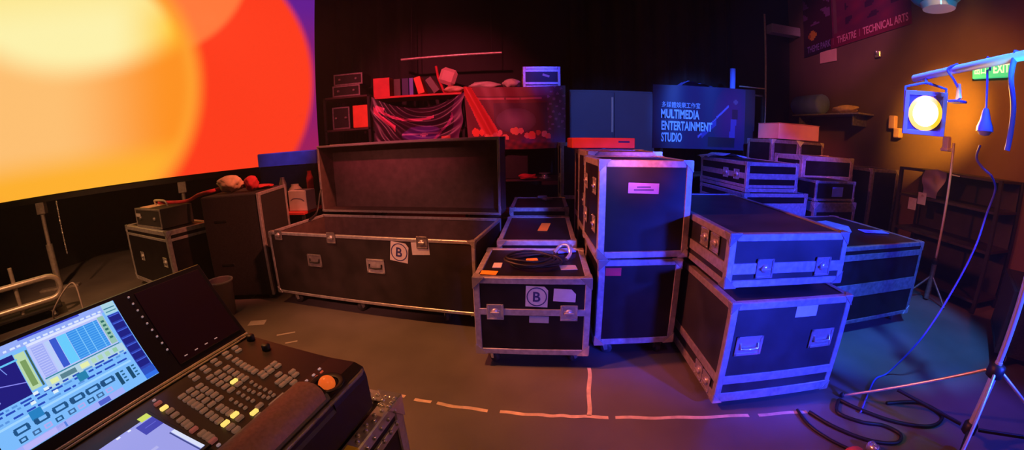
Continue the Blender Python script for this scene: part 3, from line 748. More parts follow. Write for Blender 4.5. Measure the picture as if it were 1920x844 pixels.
o = MB().tube(bez([(2.62, 1.35, 1.60), (2.61, 1.36, 1.53), (2.63, 1.33, 1.48), (2.66, 1.28, 1.44)], 6), .008, 6).build('cable_tail', M['cableb']); tag(o, 'short curled blue cable tail hanging below the blue lamp', 'cable')
o = MB().tube(bez([(2.66, 1.28, 1.44), (2.78, 1.30, 1.36), (2.80, 1.34, 1.2), (2.78, 1.36, 1.0), (2.74, 1.42, .7), (2.68, 1.50, .35), (2.62, 1.62, .03), (2.45, 1.60, .012), (2.2, 1.45, .012), (2.05, 1.35, .012)], 8), .0065, 6).build('drop_cable', M['cableb']); tag(o, 'long blue cable dropping from the bar to the floor', 'cable')
sb = thing('slim_stand', 'slim pale stand pole beside the right wall below the amber lamp', 'light stand', (4.45, 2.585, 0))
MB().tube([(0, 0, .42), (0, 0, 1.67)], .014, 8).build('upper_tube', M['whitesteel'], sb); MB().tube([(0, 0, .02), (0, 0, .44)], .028, 10).build('lower_tube', M['aludull'], sb)
MB().tube([(0, 0, 1.35), (.10, -.05, 1.34)], .007, 6).build('pin', M['whitesteel'], sb); MB().lathe([(.02, .40), (.035, .41), (.035, .46), (.02, .47)], 12).build('collar', M['black'], sb)
for a in (.4, 2.5, 4.6): MB().tube([(0, 0, .28), (.26 * math.cos(a), .26 * math.sin(a), .01)], .012, 6).build('leg', M['aludull'], sb)
o = MB().box((-.035, -.035, -.06), (.035, .035, .06), .01).box((-.045, -.045, -.09), (.045, .045, -.055), .008).build('clip_box', M['whitepaint'], loc=(4.40, 2.64, 1.67)); tag(o, 'small blue and white box clipped at the top of the slim stand', 'box')

# cables on the floor at right
for pts, r_, lb in (([(1.72, 1.46, .012), (1.78, 1.3, .012), (1.9, 1.14, .012), (2.05, 1.06, .012), (2.14, 1.10, .012), (2.10, 1.2, .012), (1.98, 1.28, .012), (1.9, 1.4, .012), (2.0, 1.5, .012)], .011, 'black cable looped on the floor by the right stack'),
                    ([(2.0, 1.5, .014), (2.06, 1.38, .014), (2.2, 1.2, .014), (2.4, 1.08, .014), (2.58, 1.12, .014), (2.54, 1.28, .014), (2.3, 1.36, .014)], .011, 'black cable looped on the floor under the tripod leg'),
                    ([(1.66, 1.5, .012), (1.64, 1.36, .012), (1.68, 1.22, .012), (1.75, 1.1, .012)], .009, 'short black cable running from the case castors toward the front')):
    o = MB().tube(bez(pts, 8), r_, 6).build('floor_cable', M['cable']); tag(o, lb, 'cable')
o = MB().ball((0, 0, .03), .05, 10, sc=(1.4, .8, .6)).build('red_connector', M['orangebox'], loc=(1.72, 1.075, .0)); tag(o, 'orange-red plug lying on the floor at the bottom edge', 'plug')
o = MB().lathe([(.02, 0), (.03, .01), (.03, .06), (.02, .07)], 12, X=T(0, 0, .03) @ RX(PI / 2)).build('cable_coupler', M['chrome'], loc=(1.86, 1.10, 0)); tag(o, 'shiny cable coupler on the floor beside the orange plug', 'coupler')

# ------------------------------------------------------------------ back wall racks and what stands on them
def rack(label, x0, x1, y0, y1, levels, top, m='lamr'):
    t = thing('storage_rack', label, 'rack', ((x0 + x1) / 2, (y0 + y1) / 2, 0)); w, d = (x1 - x0) / 2, (y1 - y0) / 2
    for sx in (-1, 1):
        for sy in (-1, 1): MB().box((sx * (w - .02) - .02, sy * (d - .02) - .02, 0), (sx * (w - .02) + .02, sy * (d - .02) + .02, top), .003).build('upright', M['blackm'], t)
    for z in levels: MB().box((-w, -d, z - .03), (w, d, z), .004).build('shelf', M[m], t)
    return t
rack('narrow storage rack beside the LED wall holding amplifiers', -2.76, -2.02, 5.42, 6.0, (.4, 1.0, 1.76, 2.24), 2.24)
rack('storage rack behind the draped dark banner', -1.99, -.64, 5.45, 6.0, (.4, 1.0, 1.7, 2.19), 2.19, 'redbox')
rack('storage rack behind the concert banner', -.60, .78, 5.45, 6.0, (.4, .93, 1.5, 2.22), 2.22)
rack('storage rack behind the blue studio banner', 2.2, 3.98, 5.42, 6.0, (.4, 1.0, 1.6, 2.27), 2.27)
def amp(label, x, y, z, w, d, h, m='blackm', frame='aludull'):
    a = thing('amplifier', label, 'amplifier', (x, y, z))
    MB().box((-w / 2, -d / 2, 0), (w / 2, d / 2, h), .006).build('housing', M[m], a)
    mb = MB(); t = .022; f = -d / 2 - .006
    for (p, q_) in (((-w / 2, f, 0), (-w / 2 + t, f + .01, h)), ((w / 2 - t, f, 0), (w / 2, f + .01, h)), ((-w / 2 + t, f, 0), (w / 2 - t, f + .01, t)), ((-w / 2 + t, f, h - t), (w / 2 - t, f + .01, h))): mb.box(p, q_, .002)
    mb.build('front_frame', M[frame], a)
    for sx in (-1, 1): MB().lathe([(.02, 0), (.018, .02), (.001, .022)], 10, X=T(sx * w * .28, f + .004, h * .5) @ RX(PI / 2)).build('knob', M['aludull'], a)
    return a
amp('upper amplifier of the pair on the rack beside the LED wall', -2.37, 5.66, 2.41, .46, .36, .17)
amp('lower amplifier of the pair on the rack beside the LED wall', -2.40, 5.66, 2.242, .44, .38, .165)
amp('small dark mixer standing left of the red square box on the amplifier rack', -2.50, 5.62, 1.762, .28, .3, .33)
o = MB().box((-.125, -.12, 0), (.125, .12, .33), .008).box((-.03, -.124, .09), (.015, -.119, .17), .002).build('red_box', M['orangebox'], loc=(-2.175, 5.56, 1.764)); tag(o, 'red square box standing on the middle shelf of the amplifier rack', 'box')
for (x, w_, h_, m, rot, lb) in ((-1.86, .25, .28, 'redbox', 0, 'red carton on the rack top, leftmost above the draped banner'), (-1.62, .10, .25, 'lamr', 0, 'dark book-like box on the rack top right of the red carton'), (-1.50, .10, .25, 'ink', 0, 'dark upright folder between two boxes on the rack top'), (-1.41, .06, .25, 'cableb', 0, 'thin blue folder upright on the rack top')):
    o = MB().box((-w_ / 2, -.12, 0), (w_ / 2, .12, h_), .004, X=RY(rot)).build('box_file', M[m], loc=(x, 5.62, 2.192)); tag(o, lb, 'box')
o = MB().box((-.05, -.12, 0), (.05, .12, .25), .004, X=RY(R(-16))).build('box_file', M['orangebox'], loc=(-1.26, 5.62, 2.210)); tag(o, 'orange folder leaning against the blue folder on the rack top', 'box')
o = MB().box((-.05, -.12, 0), (.05, .12, .24), .004, X=RY(R(-33))).build('box_file', M['lamr'], loc=(-1.04, 5.64, 2.225)); tag(o, 'dark folder leaning steeply beside the orange folder on the rack top', 'box')
soft('crumpled_paper', 'pale crumpled paper lying on the rack top above the draped banner', 'paper', (-.80, 5.60, 2.195), (.15, .13, .05), 'clothbeige')
ms = thing('desk_lamp', 'pinkish desk lamp with a square head on the rack top', 'lamp', (-.97, 5.82, 2.192))
MB().lathe([(.08, 0), (.08, .02), (.02, .025)], 14).build('base', M['blackm'], ms); MB().tube([(0, 0, .02), (-.10, 0, .28), (-.13, 0, .46)], .02, 8).build('arm', M['clothred'], ms)
MB().box((-.10, -.05, -.13), (.16, .05, .12), .05, X=T(.03, -.03, .30) @ RY(R(20))).build('head', M['pinkbox'], ms); MB().tube([(.14, 0, .20), (.0, -.02, .05)], .03, 8).build('spring_arm', M['clothred'], ms)
soft('folded_cloth', 'pale pink cloth bundle lying on the rack above the concert banner', 'cloth', (-.36, 5.64, 2.226), (.22, .15, .06), 'clothw')
soft('rumpled_cloth', 'rumpled pale cloth between the cloth bundle and the blue-edged case', 'cloth', (.03, 5.64, 2.226), (.125, .14, .075), 'clothw')
bec = flight_case('flight_case', 'small flight case with glowing blue edges on the rack above the concert banner', 'flight case', .53, .4, 2.53, (.455, 5.64, 0), 0, wheels=0, base=2.222, trim=.04, rails=((2.47, .035), (2.29, .035)), corners=False, body='lam')
add_sticker(bec, 'paper_label', .06, 2.40, .10, .03, 'paper', -.2 + .003, R(18))
o = MB().tube([(-1.62, 5.75, 2.77), (-.10, 5.70, 2.79)], .02, 10).build('overhead_pipe', M['steel']); tag(o, 'horizontal pipe hung above the rack with the desk lamp', 'pipe')
for x in (-1.45, -.25):
    o = MB().tube([(x, 5.745 - (x + 1.62) * .033, 2.79), (x, 5.745 - (x + 1.62) * .033, ZC)], .006, 5).build('pipe_wire', M['blackm']); tag(o, 'thin hanging wire carrying the %s end of the overhead pipe' % ('left' if x < -1 else 'right'), 'wire')

# draped dark banner (hung by its two top corners, sagging between them)
def swag(u, v):
    s = 4 * u * (1 - u); sag = .16 * s * (.3 + v) if v > .3 else .16 * s * .6 * (v / .3)
    x = -1.99 + 1.36 * u - .10 * (u - .5) * (1 - v) * 2
    f = .035 * math.sin((u * .6 + v * 1.2 + s * .5) * 26) * s + .05 * math.sin(u * 9) * (1 - v)
    return (x + .02 * math.sin(v * 14), 5.36 + f - .10 * s * (1 - v), 2.19 - .92 * (1 - v) - .20 * s * v ** 2)
def swag_col(u, v):
    c = [.030, .008, .028]; s = 4 * u * (1 - u)
    d = math.hypot((u - .56) / .22, (v - .40) / .17)
    if d < 1: c = [.09, .025, .22 + .12 * (1 - d)]
    if d < 1 and abs(v - .42) < .02: c = [.45, .2, .55]
    if math.hypot((u - .60) / .05, (v - .40) / .03) < 1: c = [.8, .35, .7]
    if .03 < u < .25 and abs(v - (.86 - 1.4 * u)) < .06: c = [.75, .10, .24]
    if .05 < u < .16 and .80 < v < .90: c = [.7, .12, .3]
    if abs(v - .70 - .1 * (u - .5) ** 2 * 8) < .03 and .1 < u < .7: c = [.60, .10, .24]
    if u > .80 and v < .35: c = [.55, .12, .08]
    if abs((u - .72) - (v - .3) * .45) < .018: c = [.34, .05, .24]
    if u > .9: c = [.10, .02, .10]
    return c
o = MB().grid(swag, 90, 60, colfn=swag_col, thick=.006).build('draped_banner', M['pic']); tag(o, 'dark glossy banner sagging in folds from its two top corners', 'banner')
# concert banner
def conc(u, v):
    x = -.63 + 1.40 * u; fold = max(0, 1 - abs(u - (.02 + .30 * (1 - v))) / .05)
    return (x + .05 * (1 - v) * (1 - u), 5.34 - .05 * fold + .012 * math.sin(u * 20 + v * 4), 1.385 + .86 * v - .02 * math.sin(u * 3.1))
rn = random.Random(5); heads = [(.08 + .053 * k + rn.uniform(-.02, .02), rn.uniform(.17, .30), rn.uniform(.022, .042), rn.choice([(.85, .10, .05), (.8, .22, .14), (.55, .06, .05), (.75, .2, .22)])) for k in range(15)]
def conc_col(u, v):
    n = math.sin(u * 61 + v * 13) * math.sin(v * 47 - u * 19)
    c = [.13, .018, .03]
    if v > .86: c = [.20, .03, .045]
    if .28 < u < .82 and .28 < v < .74: c = [.075, .018, .045]
    d = math.hypot((u - .50) / .2, (v - .46) / .2)
    if d < 1: c = [.10 + .14 * (1 - d), .05 + .09 * (1 - d), .10 + .14 * (1 - d)]
    if .80 < v < .835 and .10 < u < .76 and abs(u - .40) > .008 and abs(u - .55) > .008: c = [.42, .10, .13]
    if abs(u - (.02 + .30 * (1 - v))) < .05 + .05 * (1 - v) and v > .2: c = [.62, .055, .05]
    for (hu, hv, hr, hc) in heads:
        if ((u - hu) / hr) ** 2 + ((v - hv) / (hr * 1.9)) ** 2 < 1: c = list(hc)
    if v < .16: c = [.15 + .08 * n, .02, .03]
    if u > .88: c = [.12, .02, .06]
    if u > .82 and n > .6 and v > .3: c = [.3, .08, .2]
    return c
o = MB().grid(conc, 110, 70, colfn=conc_col, thick=.006).build('concert_banner', M['pic']); tag(o, 'red banner printed with a concert crowd, hung in front of a rack', 'banner')
# under the concert banner
o = MB().box((-.34, -.2, 0), (.12, .2, .36), .01).build('black_speaker', M['blackm'], loc=(.13, 5.72, .932)); tag(o, 'black speaker box on the shelf below the concert banner', 'speaker')
coil('red_cable_coil', 'reddish cable coil on the shelf below the concert banner', .24, 5.42 + .03, .935, .13, 6, 'clothred', thick=.012, sq=.5)
mb = MB(); X = T(.36, 5.56, 1.36)
mb.lathe([(.09, 0), (.09, .01), (.05, .012), (.05, .06), (.09, .062), (.09, .075)], 18, X=T(.5, 5.62, .932)); o = mb.build('cable_reel', M['chrome']); tag(o, 'small shiny cable reel on the shelf below the concert banner', 'reel')
for k, (x, m) in enumerate(((-.22, 'redbox'), (-.02, 'lamr'))):
    o = MB().box((-.075, -.16, 0), (.075, .16, .07 + .02 * k), .006).build('tool_box', M[m], loc=((-.46, -.30)[k], 5.60, .935)); tag(o, ['flat red box', 'flat dark box'][k] + ' on the shelf below the concert banner', 'box')

# blue cabinet
cb = thing('metal_cabinet', 'blue-grey double-door cabinet against the back wall', 'cabinet', (1.475, 5.72, 0))
MB().box((-.63, -.29, .04), (.63, .29, 2.2), .006).box((-.60, -.26, 0), (.60, .26, .04)).build('carcass', M['cab'], cb)
for sx in (-1, 1):
    dd = MB().box((min(sx * .012, sx * .62), -.312, .07), (max(sx * .012, sx * .62), -.292, 2.17), .004).build('door', M['cab'], cb)
    MB().box((sx * .05 - .008, -.33, 1.05), (sx * .05 + .008, -.312, 1.2), .003).build('handle', M['chrome'], dd)
MB().box((-.036, -.325, 1.60), (-.008, -.3125, 2.10), .003).build('edge_strip', M['whitepaint'], cb)

# studio banner
sbn = thing('studio_banner', 'dark blue banner with bright blue lettering and a dancer picture', 'banner', (2.06, 5.395, 1.385), R(0))
def stu_col(u, v):
    c = [.010, .016, .085]
    d = math.hypot((u - .78) / .22, (v - .5) / .55)
    if d < 1: c = [.03 + .06 * (1 - d), .014, .085 + .05 * (1 - d)]
    if abs((u - .76) - (v - .1) * .06) < .028 and .12 < v < .55: c = [.10, .05, .34]
    if abs((u - .795)) < .03 and .5 < v < .66: c = [.03, .01, .05]
    if math.hypot((u - .80) / .02, (v - .78) / .04) < 1: c = [.13, .07, .2]
    if abs((v - .36) - (u - .52) * 1.75) < .02 and .43 < u < .73: c = [.16, .14, .55]
    if abs((v - .28) - (u - .5) * 1.6) < .05 and .46 < u < .6: c = [.05, .05, .32]
    if .52 < u < .80 and .03 < v < .20: c = [.008, .010, .03]
    if u > .90: c = [.022, .010, .03]
    return c
BW, BH = 1.72, .92
MB().grid(lambda u, v: (BW * u, .010 * math.sin(u * 17), BH * v * (1 + .03 * u)), 80, 50, colfn=stu_col, thick=.006).build('printed_sheet', M['pic'], sbn)
for (txt, x, z, w_, h_, b_) in (('多媒體娛樂工作室', .13, .595, .62, .085, .0), ('MULTIMEDIA', .12, .435, .62, .135, .03), ('ENTERTAINMENT', .13, .265, .83, .135, .03), ('STUDIO', .13, .095, .33, .135, .03)):
    v, f = text_geo(txt, w_, h_, b_); mb = MB(); mb.add([(p[0] + x, -.014, p[2] + z) for p in v], f, 0, False, None, [(.42, .66, 1.)] * len(f)); mb.build('lettering', M['uilit'], sbn)
o = MB().grid(lambda u, v: (2.50 + .90 * u, 5.46 + .3 * v, 2.285 + .115 * max(0, 1 - abs(u - .16) / (.84 if u > .16 else .16)) + .008 * math.sin(v * 20 + u * 30)), 30, 10).build('folded_sheet', M['clothblue']); tag(o, 'bright blue folded sheet lying on top of the studio banner rack', 'cloth')
o = MB().tube([(3.47, 5.56, 2.27), (3.475, 5.56, 2.66)], .045, 14).build('upright_tube', M['clothblue']); tag(o, 'short blue tube standing upright on the studio banner rack', 'tube')
pf = thing('standing_pipe', 'thin pipe rising beside the studio banner at the back', 'pipe', (4.06, 5.5, 0))
MB().tube([(0, 0, 0), (0, 0, 3.6)], .016, 8).build('upright', M['steel'], pf); MB().tube([(0, 0, 2.385), (-.5, 0, 2.385)], .012, 8).build('side_arm', M['steel'], pf)

# ------------------------------------------------------------------ left side
dk = thing('covered_speaker', 'tall black carpet-covered speaker cabinet with orange-lit right edges', 'speaker', (-2.89, 3.61, 0), R(11))
MB().box((-.335, -.37, .05), (.335, .37, 1.115), .012).build('cabinet', M['felt'], dk)
for yy in (-.355, .345): MB().box((.312, yy - .024, .05), (.342, yy + .024, 1.118), .004).build('corner_edge', M['alu'], dk)
MB().box((.312, -.33, 1.085), (.341, .32, 1.118), .004).build('top_edge', M['alu'], dk)
for zz in (.40, .86): MB().box((-.20, -.376, zz - .012), (-.06, -.368, zz + .012), .003).build('side_grip', M['black'], dk)
for xx in (-.27, .27):
    for yy in (-.3, .3): MB().lathe([(.03, 0), (.035, .05)], 12, X=T(xx, yy, 0)).build('foot', M['rubber'], dk)
soft('beige_cloth', 'crumpled beige cloth heap on top of the black covered speaker', 'cloth', (-2.96, 3.47, 1.12), (.15, .11, .085), 'clothbeige')
soft('red_cloth', 'flat red cloth on the right side of the black covered speaker', 'cloth', (-2.76, 3.74, 1.12), (.13, .14, .02), 'clothred')
soft('dark_bundle', 'dark red bundle behind the beige cloth on the black covered speaker', 'cloth', (-2.70, 3.50, 1.12), (.075, .075, .075), 'clothred')
o = MB().tube(bez([(-4.1, 3.45, 1.06), (-3.7, 3.5, 1.05), (-3.40, 3.42, 1.12), (-3.17, 3.36, 1.155), (-3.12, 3.46, 1.165)], 8), .02, 8).build('red_lead', M['clothred']); tag(o, 'thick red lead running from the amplifier to the black covered speaker', 'cable')
lc = flight_case('flight_case', 'flight case with a pale top frame carrying an amplifier, below the LED wall', 'flight case', 1.34, .56, .80, (-4.135, 3.52, 0), R(-18.5), trim=.05, alu='alu', wheels=.1, split=.70, band=.03, latches=((-.2, .45), (.5, .45)), body='lam', corners=True)
am = amp('carry-handled amplifier standing on the flight case below the LED wall', -4.06, 3.46, .802, .74, .4, .22); am.rotation_euler[2] = R(-17)
hd = MB().tube(bez([(-.16, 0, .218), (-.16, -.02, .27), (-.10, -.03, .285), (.10, -.03, .285), (.16, -.02, .27), (.16, 0, .218)], 5), .012, 8).build('carry_handle', M['steel'], am)
MB().box((-.34, -.2075, .12), (-.2, -.205, .16)).build('maker_plate', M['paperb'], am)
MB().box((-.30, -.16, .218), (-.02, .16, .224)).build('top_panel', M['clothbeige'], am)
bn = thing('waste_bin', 'grey round plastic bin behind the lighting console', 'bin', (-2.80, 2.90, 0))
MB().lathe([(.001, .0), (.085, 0), (.115, .34), (.120, .35), (.112, .35), (.08, .02), (.001, .02)], 24, cap=False).build('tub', M['greybin'], bn); MB().lathe([(.112, .340), (.124, .340), (.124, .356), (.112, .356), (.112, .340)], 24, cap=False).build('rim', M['paperb'], bn)
tb = thing('low_table', 'low red-topped table behind the left end of the open trunk', 'table', (-2.74, 4.38, 0), R(-4))
MB().box((-.30, -.26, .735), (.30, .26, .765), .004).build('top', M['redbox'], tb)
for xx in (-.27, .27):
    for yy in (-.23, .23): MB().box((xx - .018, yy - .018, 0), (xx + .018, yy + .018, .735)).build('leg', M['blackm'], tb)
wb = thing('white_box', 'white box with a thin dark curve on its front, on the low red table', 'box', (-2.58, 4.30, .767), R(-6))
MB().box((-.135, -.1, 0), (.135, .1, .25), .006).build('box', M['whitebox'], wb)
MB().tube(bez([(-.10, -.101, .13), (-.05, -.101, .155), (.05, -.101, .15), (.10, -.101, .125)], 6), .0035, 5).build('drawn_line', M['ink'], wb)
bx = thing('covered_crate', 'tall crate with a blue-violet cover below the right end of the LED wall', 'crate', (-3.03, 4.97, 0), R(3))
MB().box((-.44, -.26, .04), (.44, .26, 1.30), .008).box((-.40, -.22, 0), (.40, .22, .04)).build('crate', M['blackm'], bx); MB().box((-.45, -.27, 1.30), (.45, .27, 1.49), .012).build('cover', M['clothblue'], bx)  # blue-violet top paints the screen's light onto a dark crate
for (px, py, pz, rr, hh, m, lb) in ((-2.97, 4.50, .767, .05, .40, 'aludull', 'round-topped stand behind the black covered speaker'), (-2.80, 4.52, .767, .085, .30, 'clothw', 'pale round tin at the back of the low red table'), (-2.58, 4.54, .767, .045, .46, 'clothred', 'slim reddish bottle at the back of the low red table')):
    mb = MB(); mb.lathe([(rr * .9, 0), (rr, .02), (rr, hh * .8), (rr * .6, hh * .93), (rr * .6, hh)], 14); o = mb.build('container', M[m], loc=(px, py, pz)); tag(o, lb, 'container')

# ------------------------------------------------------------------ lighting console on its case (near left)
CZ = .785; RZc = math.atan2(.978, .208); OX, OY = -.818, .917
wv = Vector((.208, .978, 0)); nv = Vector((-.978, .208, 0))
bc = Vector((OX, OY, 0)) + wv * (-.485) + nv * (-.11)
base = flight_case('console_case', 'flight case under the lighting console with a riveted top rim', 'flight case', 1.185, .70, .772, (bc.x, bc.y, 0), RZc, wheels=.1, trim=.045, split=.69, band=.03, alu='alu', cr=.03, pl=.08, spread=.12)
rv = None
for (x, y, z) in [(.22 + .04 * k, -.352, .70 + .05 * j) for k in range(9) for j in range(2)] + [(.565 - .02 * j, -.345 + .03 * k, .774) for k in range(7) for j in range(3)] + [(.37 + .022 * k, -.335 + .012 * (k % 2), .774) for k in range(8)]:
    if rv is None: rv = MB().ball((0, 0, 0), .0075, 6).build('rivet', M['chrome'], base); ro = rv
    else: ro = bpy.data.objects.new('rivet', rv.data); COL.objects.link(ro); ro.parent = base
    ro.location = (x, y, z)
MB().box((.24, -.352, .768), (.35, -.318, .780), .002).build('yellow_strip', M['yellowtape'], base)
MB().box((.06, -.352, .768), (.22, -.318, .780), .002).build('yellow_strip', M['yellowtape'], base)
con = thing('lighting_console', 'black lighting desk with a lit touch screen, keys and an orange track ball', 'lighting console', (OX, OY, CZ), RZc)
H = .17; CL = 1.02   # z of the hinge above the base, length
prof = [(.12, .0), (.12, .15), (.03, .168), (.0, H), (-.318, H - .012), (-.33, H - .004), (-.35, H + .012), (-.375, H + .016), (-.40, H + .010), (-.418, H - .004), (-.425, H - .02), (-.428, H - .05), (-.432, H - .06), (-.432, .02), (-.42, 0)]
mb = MB(); xs = [-CL, -.145]
n = len(prof)
mb.add([(x, p[0], p[1]) for x in xs for p in prof], [(i, (i + 1) % n, n + (i + 1) % n, n + i) for i in range(n)] + [tuple(range(n))[::-1], tuple(range(n, 2 * n))], 0)
prof2 = [(.12, .0), (.12, .15), (.03, .168), (.0, H), (-.318, H - .012), (-.40, H - .010), (-.425, H - .02), (-.432, H - .05), (-.432, .02), (-.42, 0)]; n = len(prof2)
mb.add([(x, p[0], p[1]) for x in (-.145, 0) for p in prof2], [(i, (i + 1) % n, n + (i + 1) % n, n + i) for i in range(n)] + [tuple(range(n))[::-1], tuple(range(n, 2 * n))], 0)
mb.build('chassis', M['console'], con)
mb = MB(); n = 14
vs = []
for x in (-CL + .01, -.16, -.147):
    k_ = .75 if x > -.15 else 1
    for i in range(n + 1):
        a = PI * i / n; vs.append((x, -.374 - .050 * k_ * math.cos(a + PI) * -1, H - .012 + .036 * k_ * math.sin(a)))
fs = [(i, i + 1, n + 2 + i, n + 1 + i) for j in (0,) for i in range(n)] + [(n + 1 + i, n + 2 + i, 2 * n + 3 + i, 2 * n + 2 + i) for i in range(n)] + [tuple(range(2 * n + 2, 3 * n + 3))]
mb.add(vs, fs, 0, True); mb.build('wrist_rest', M['leather'], con)
MB().tube([(-CL, -.430, H - .028), (-.02, -.430, H - .028), (-.006, -.424, H - .028)], .006, 8).build('front_rail', M['aludull'], con)
MB().tube([(-CL, .012, H + .006), (0, .012, H + .006)], .0045, 6).tube([(-CL, .0, H + .004), (0, .0, H + .004)], .003, 6).build('hinge_rail', M['steel'], con)
def pz(y): return H + .001 + .038 * y
R0 = [(-.366, -.102), (-.369, -.127), (-.372, -.155), (-.374, -.176), (-.376, -.192), (-.377, -.24), (-.377, -.256), (-.378, -.27), (-.385, -.32)]
R1 = [(-.313, -.079), (-.315, -.102), (-.316, -.122), (-.318, -.141), (-.318, -.157), (-.322, -.179), (-.324, -.203), (-.327, -.223), (-.329, -.243), (-.33, -.283), (-.331, -.302), (-.333, -.318)]
R2 = [(-.286, -.077), (-.289, -.102), (-.291, -.126), (-.293, -.151), (-.296, -.177), (-.294, -.205), (-.296, -.225), (-.297, -.244), (-.299, -.28)]
R3 = [(-.261, -.084), (-.264, -.109), (-.266, -.132), (-.267, -.153), (-.271, -.177)]
R4 = [(-.239, -.021), (-.243, -.046), (-.199, -.02), (-.203, -.044), (-.159, -.018), (-.164, -.044), (-.115, -.017), (-.124, -.044), (-.079, -.018), (-.086, -.042)]
R5 = [(-.22, -.076), (-.225, -.102), (-.227, -.126), (-.229, -.151), (-.232, -.176)]
R6 = [(-.194, -.079), (-.2, -.105), (-.202, -.129), (-.205, -.175)]
R7 = [(-.167, -.083), (-.172, -.107), (-.175, -.131), (-.178, -.153), (-.18, -.173)]
R8 = [(-.127, -.075), (-.132, -.097), (-.136, -.118), (-.139, -.137), (-.14, -.154), (-.144, -.172)]
R9 = [(-.142, -.195), (-.147, -.212), (-.116, -.194), (-.123, -.212), (-.092, -.193), (-.096, -.212), (-.126, -.243), (-.131, -.266), (-.133, -.284), (-.137, -.304), (-.101, -.268), (-.108, -.286), (-.15, -.265), (-.155, -.284), (-.273, -.316), (-.245, -.29)]
SM = [(-.183, -.2), (-.188, -.22), (-.19, -.238), (-.191, -.257), (-.194, -.277), (-.209, -.201), (-.211, -.22), (-.212, -.237), (-.211, -.257), (-.214, -.274), (-.212, -.288), (-.231, -.203), (-.234, -.223), (-.237, -.243), (-.238, -.261), (-.259, -.207), (-.262, -.228), (-.264, -.246), (-.266, -.264), (-.199, -.293)]
YEL = [(-.202, -.154), (-.296, -.26), (-.328, -.263), (-.268, -.296), (-.367, -.078)]
PINK = [(-.365, -.047), (-.379, -.213), (-.381, -.282)]
LW = [(-.06, -.328), (-.089, -.331), (-.117, -.33), (-.14, -.332), (-.362, -.024), (-.383, -.302)]
LR = [(-.07, -.343), (-.093, -.344), (-.116, -.346), (-.138, -.345)]
meshes = {}
def key(name, x, y, w, d, h, m, label=None):
    k = (name, m, w)
    z = pz(y) if y > -.318 else H - .012
    if k not in meshes:
        o = MB().box((-w / 2, -d / 2, -.002), (w / 2, d / 2, h), .0018).build(name, M[m], con); meshes[k] = o.data
    else:
        o = bpy.data.objects.new(name, meshes[k]); COL.objects.link(o); o.parent = con
    o.location = (x, y, z)
    if label: o['label'] = label
for (x, y) in R0 + R1 + R2 + R3 + R4 + R5 + R6 + R7 + R8 + R9: key('key', x, y, .021, .0115, .006, 'btn')
for (x, y) in SM: key('small_key', x, y, .011, .0075, .005, 'btn')
for (x, y) in YEL: key('lit_key', x, y, .021, .0115, .006, 'btny', 'key lit yellow')
for (x, y) in PINK: key('pink_key', x, y, .021, .0115, .006, 'btnp', 'pinkish key')
for (x, y) in LW: key('indicator', x, y, .010, .007, .004, 'ledw')
for (x, y) in LR: key('indicator', x, y, .012, .006, .004, 'ledr')
key('wide_key', -.208, -.313, .052, .010, .005, 'btn')
for (x, y) in ((-.018, -.022), (-.040, -.112)):
    MB().lathe([(.013, 0), (.013, .012), (.010, .016), (.001, .016)], 14, X=T(x, y, pz(y)), cap=False).build('knob', M['black'], con)
MB().lathe([(.030, -.004), (.042, .001), (.045, .006), (.040, .008), (.030, .004)], 24, X=T(-.112, -.392, H - .010), cap=False).build('ball_ring', M['black'], con)
MB().ball((-.112, -.392, H - .008), .0215, 18).build('track_ball', M['orange'], con)
# small inset screen at the left of the keys
g = MB(); g.box((-.60, -.30, H - .004 - .0), (-.395, -.045, H + .002), .002); g.build('inset_frame', M['black'], con)
g = MB()
def uiq(u0, v0, u1, v1, c, e=0.): g.add([(u0, e, v0), (u1, e, v0), (u1, e, v1), (u0, e, v1)], [(0, 1, 2, 3)], 0, False, None, [c])
Xs = T(0, 0, H + .0028) @ RX(-PI / 2)
g = MB()
def flat(x0, y0, x1, y1, c, k=0): g.add([(x0, y0, H + .0028 + k * .0004), (x1, y0, H + .0028 + k * .0004), (x1, y1, H + .0028 + k * .0004), (x0, y1, H + .0028 + k * .0004)], [(0, 1, 2, 3)], 0, False, None, [c])
flat(-.59, -.29, -.405, -.075, (.33, .34, .80)); flat(-.432, -.082, -.405, -.058, (.60, .70, .10), 1)
flat(-.452, -.135, -.405, -.086, (.05, .05, .42), 1); flat(-.44, -.112, -.41, -.109, (.12, .12, .6), 2)
flat(-.415, -.29, -.405, -.18, (.7, .75, .95), 1); flat(-.42, -.29, -.4165, -.18, (.04, .06, .25), 1)
flat(-.50, -.085, -.49, -.078, (.8, .82, .95), 1); flat(-.47, -.085, -.462, -.078, (.8, .82, .95), 1)
flat(-.54, -.2, -.46, -.19, (.45, .45, .85), 1)
g.build('inset_screen', M['ui'], con)
# monitor: hinged along the rear of the keys and leaning back
LN = R(40); XM = T(0, .012, H + .006) @ RX(-LN)
MB().box((-CL, .003, -.004), (.004, .055, .281), .004, X=XM).build('monitor', M['screenframe'], con)
g = MB()
def uiq(u0, v0, u1, v1, c, k=0):
    e = .0015 - k * .0005; g.add([(u0, e, v0), (u1, e, v0), (u1, e, v1), (u0, e, v1)], [(0, 1, 2, 3)], 0, False, XM, [c])
def uil(u0, v0, u1, v1, t, c, k=1):
    d = Vector((u1 - u0, 0, v1 - v0)).normalized(); nn = Vector((-d.z, 0, d.x)) * t; e = .0015 - k * .0005
    a, b = Vector((u0, e, v0)), Vector((u1, e, v1)); g.add([a - nn, b - nn, b + nn, a + nn], [(0, 1, 2, 3)], 0, False, XM, [c])
BG = (.20, .50, .98); LV = (.42, .50, .95); NV = (.015, .012, .20); DB = (.02, .07, .50); WH = (.70, .80, 1.); GR = (.42, .62, .30); CY = (.13, .55, .95); TL = (.02, .22, .42)
uiq(-.70, .032, -.300, .267, BG)
rnd = random.Random(3)
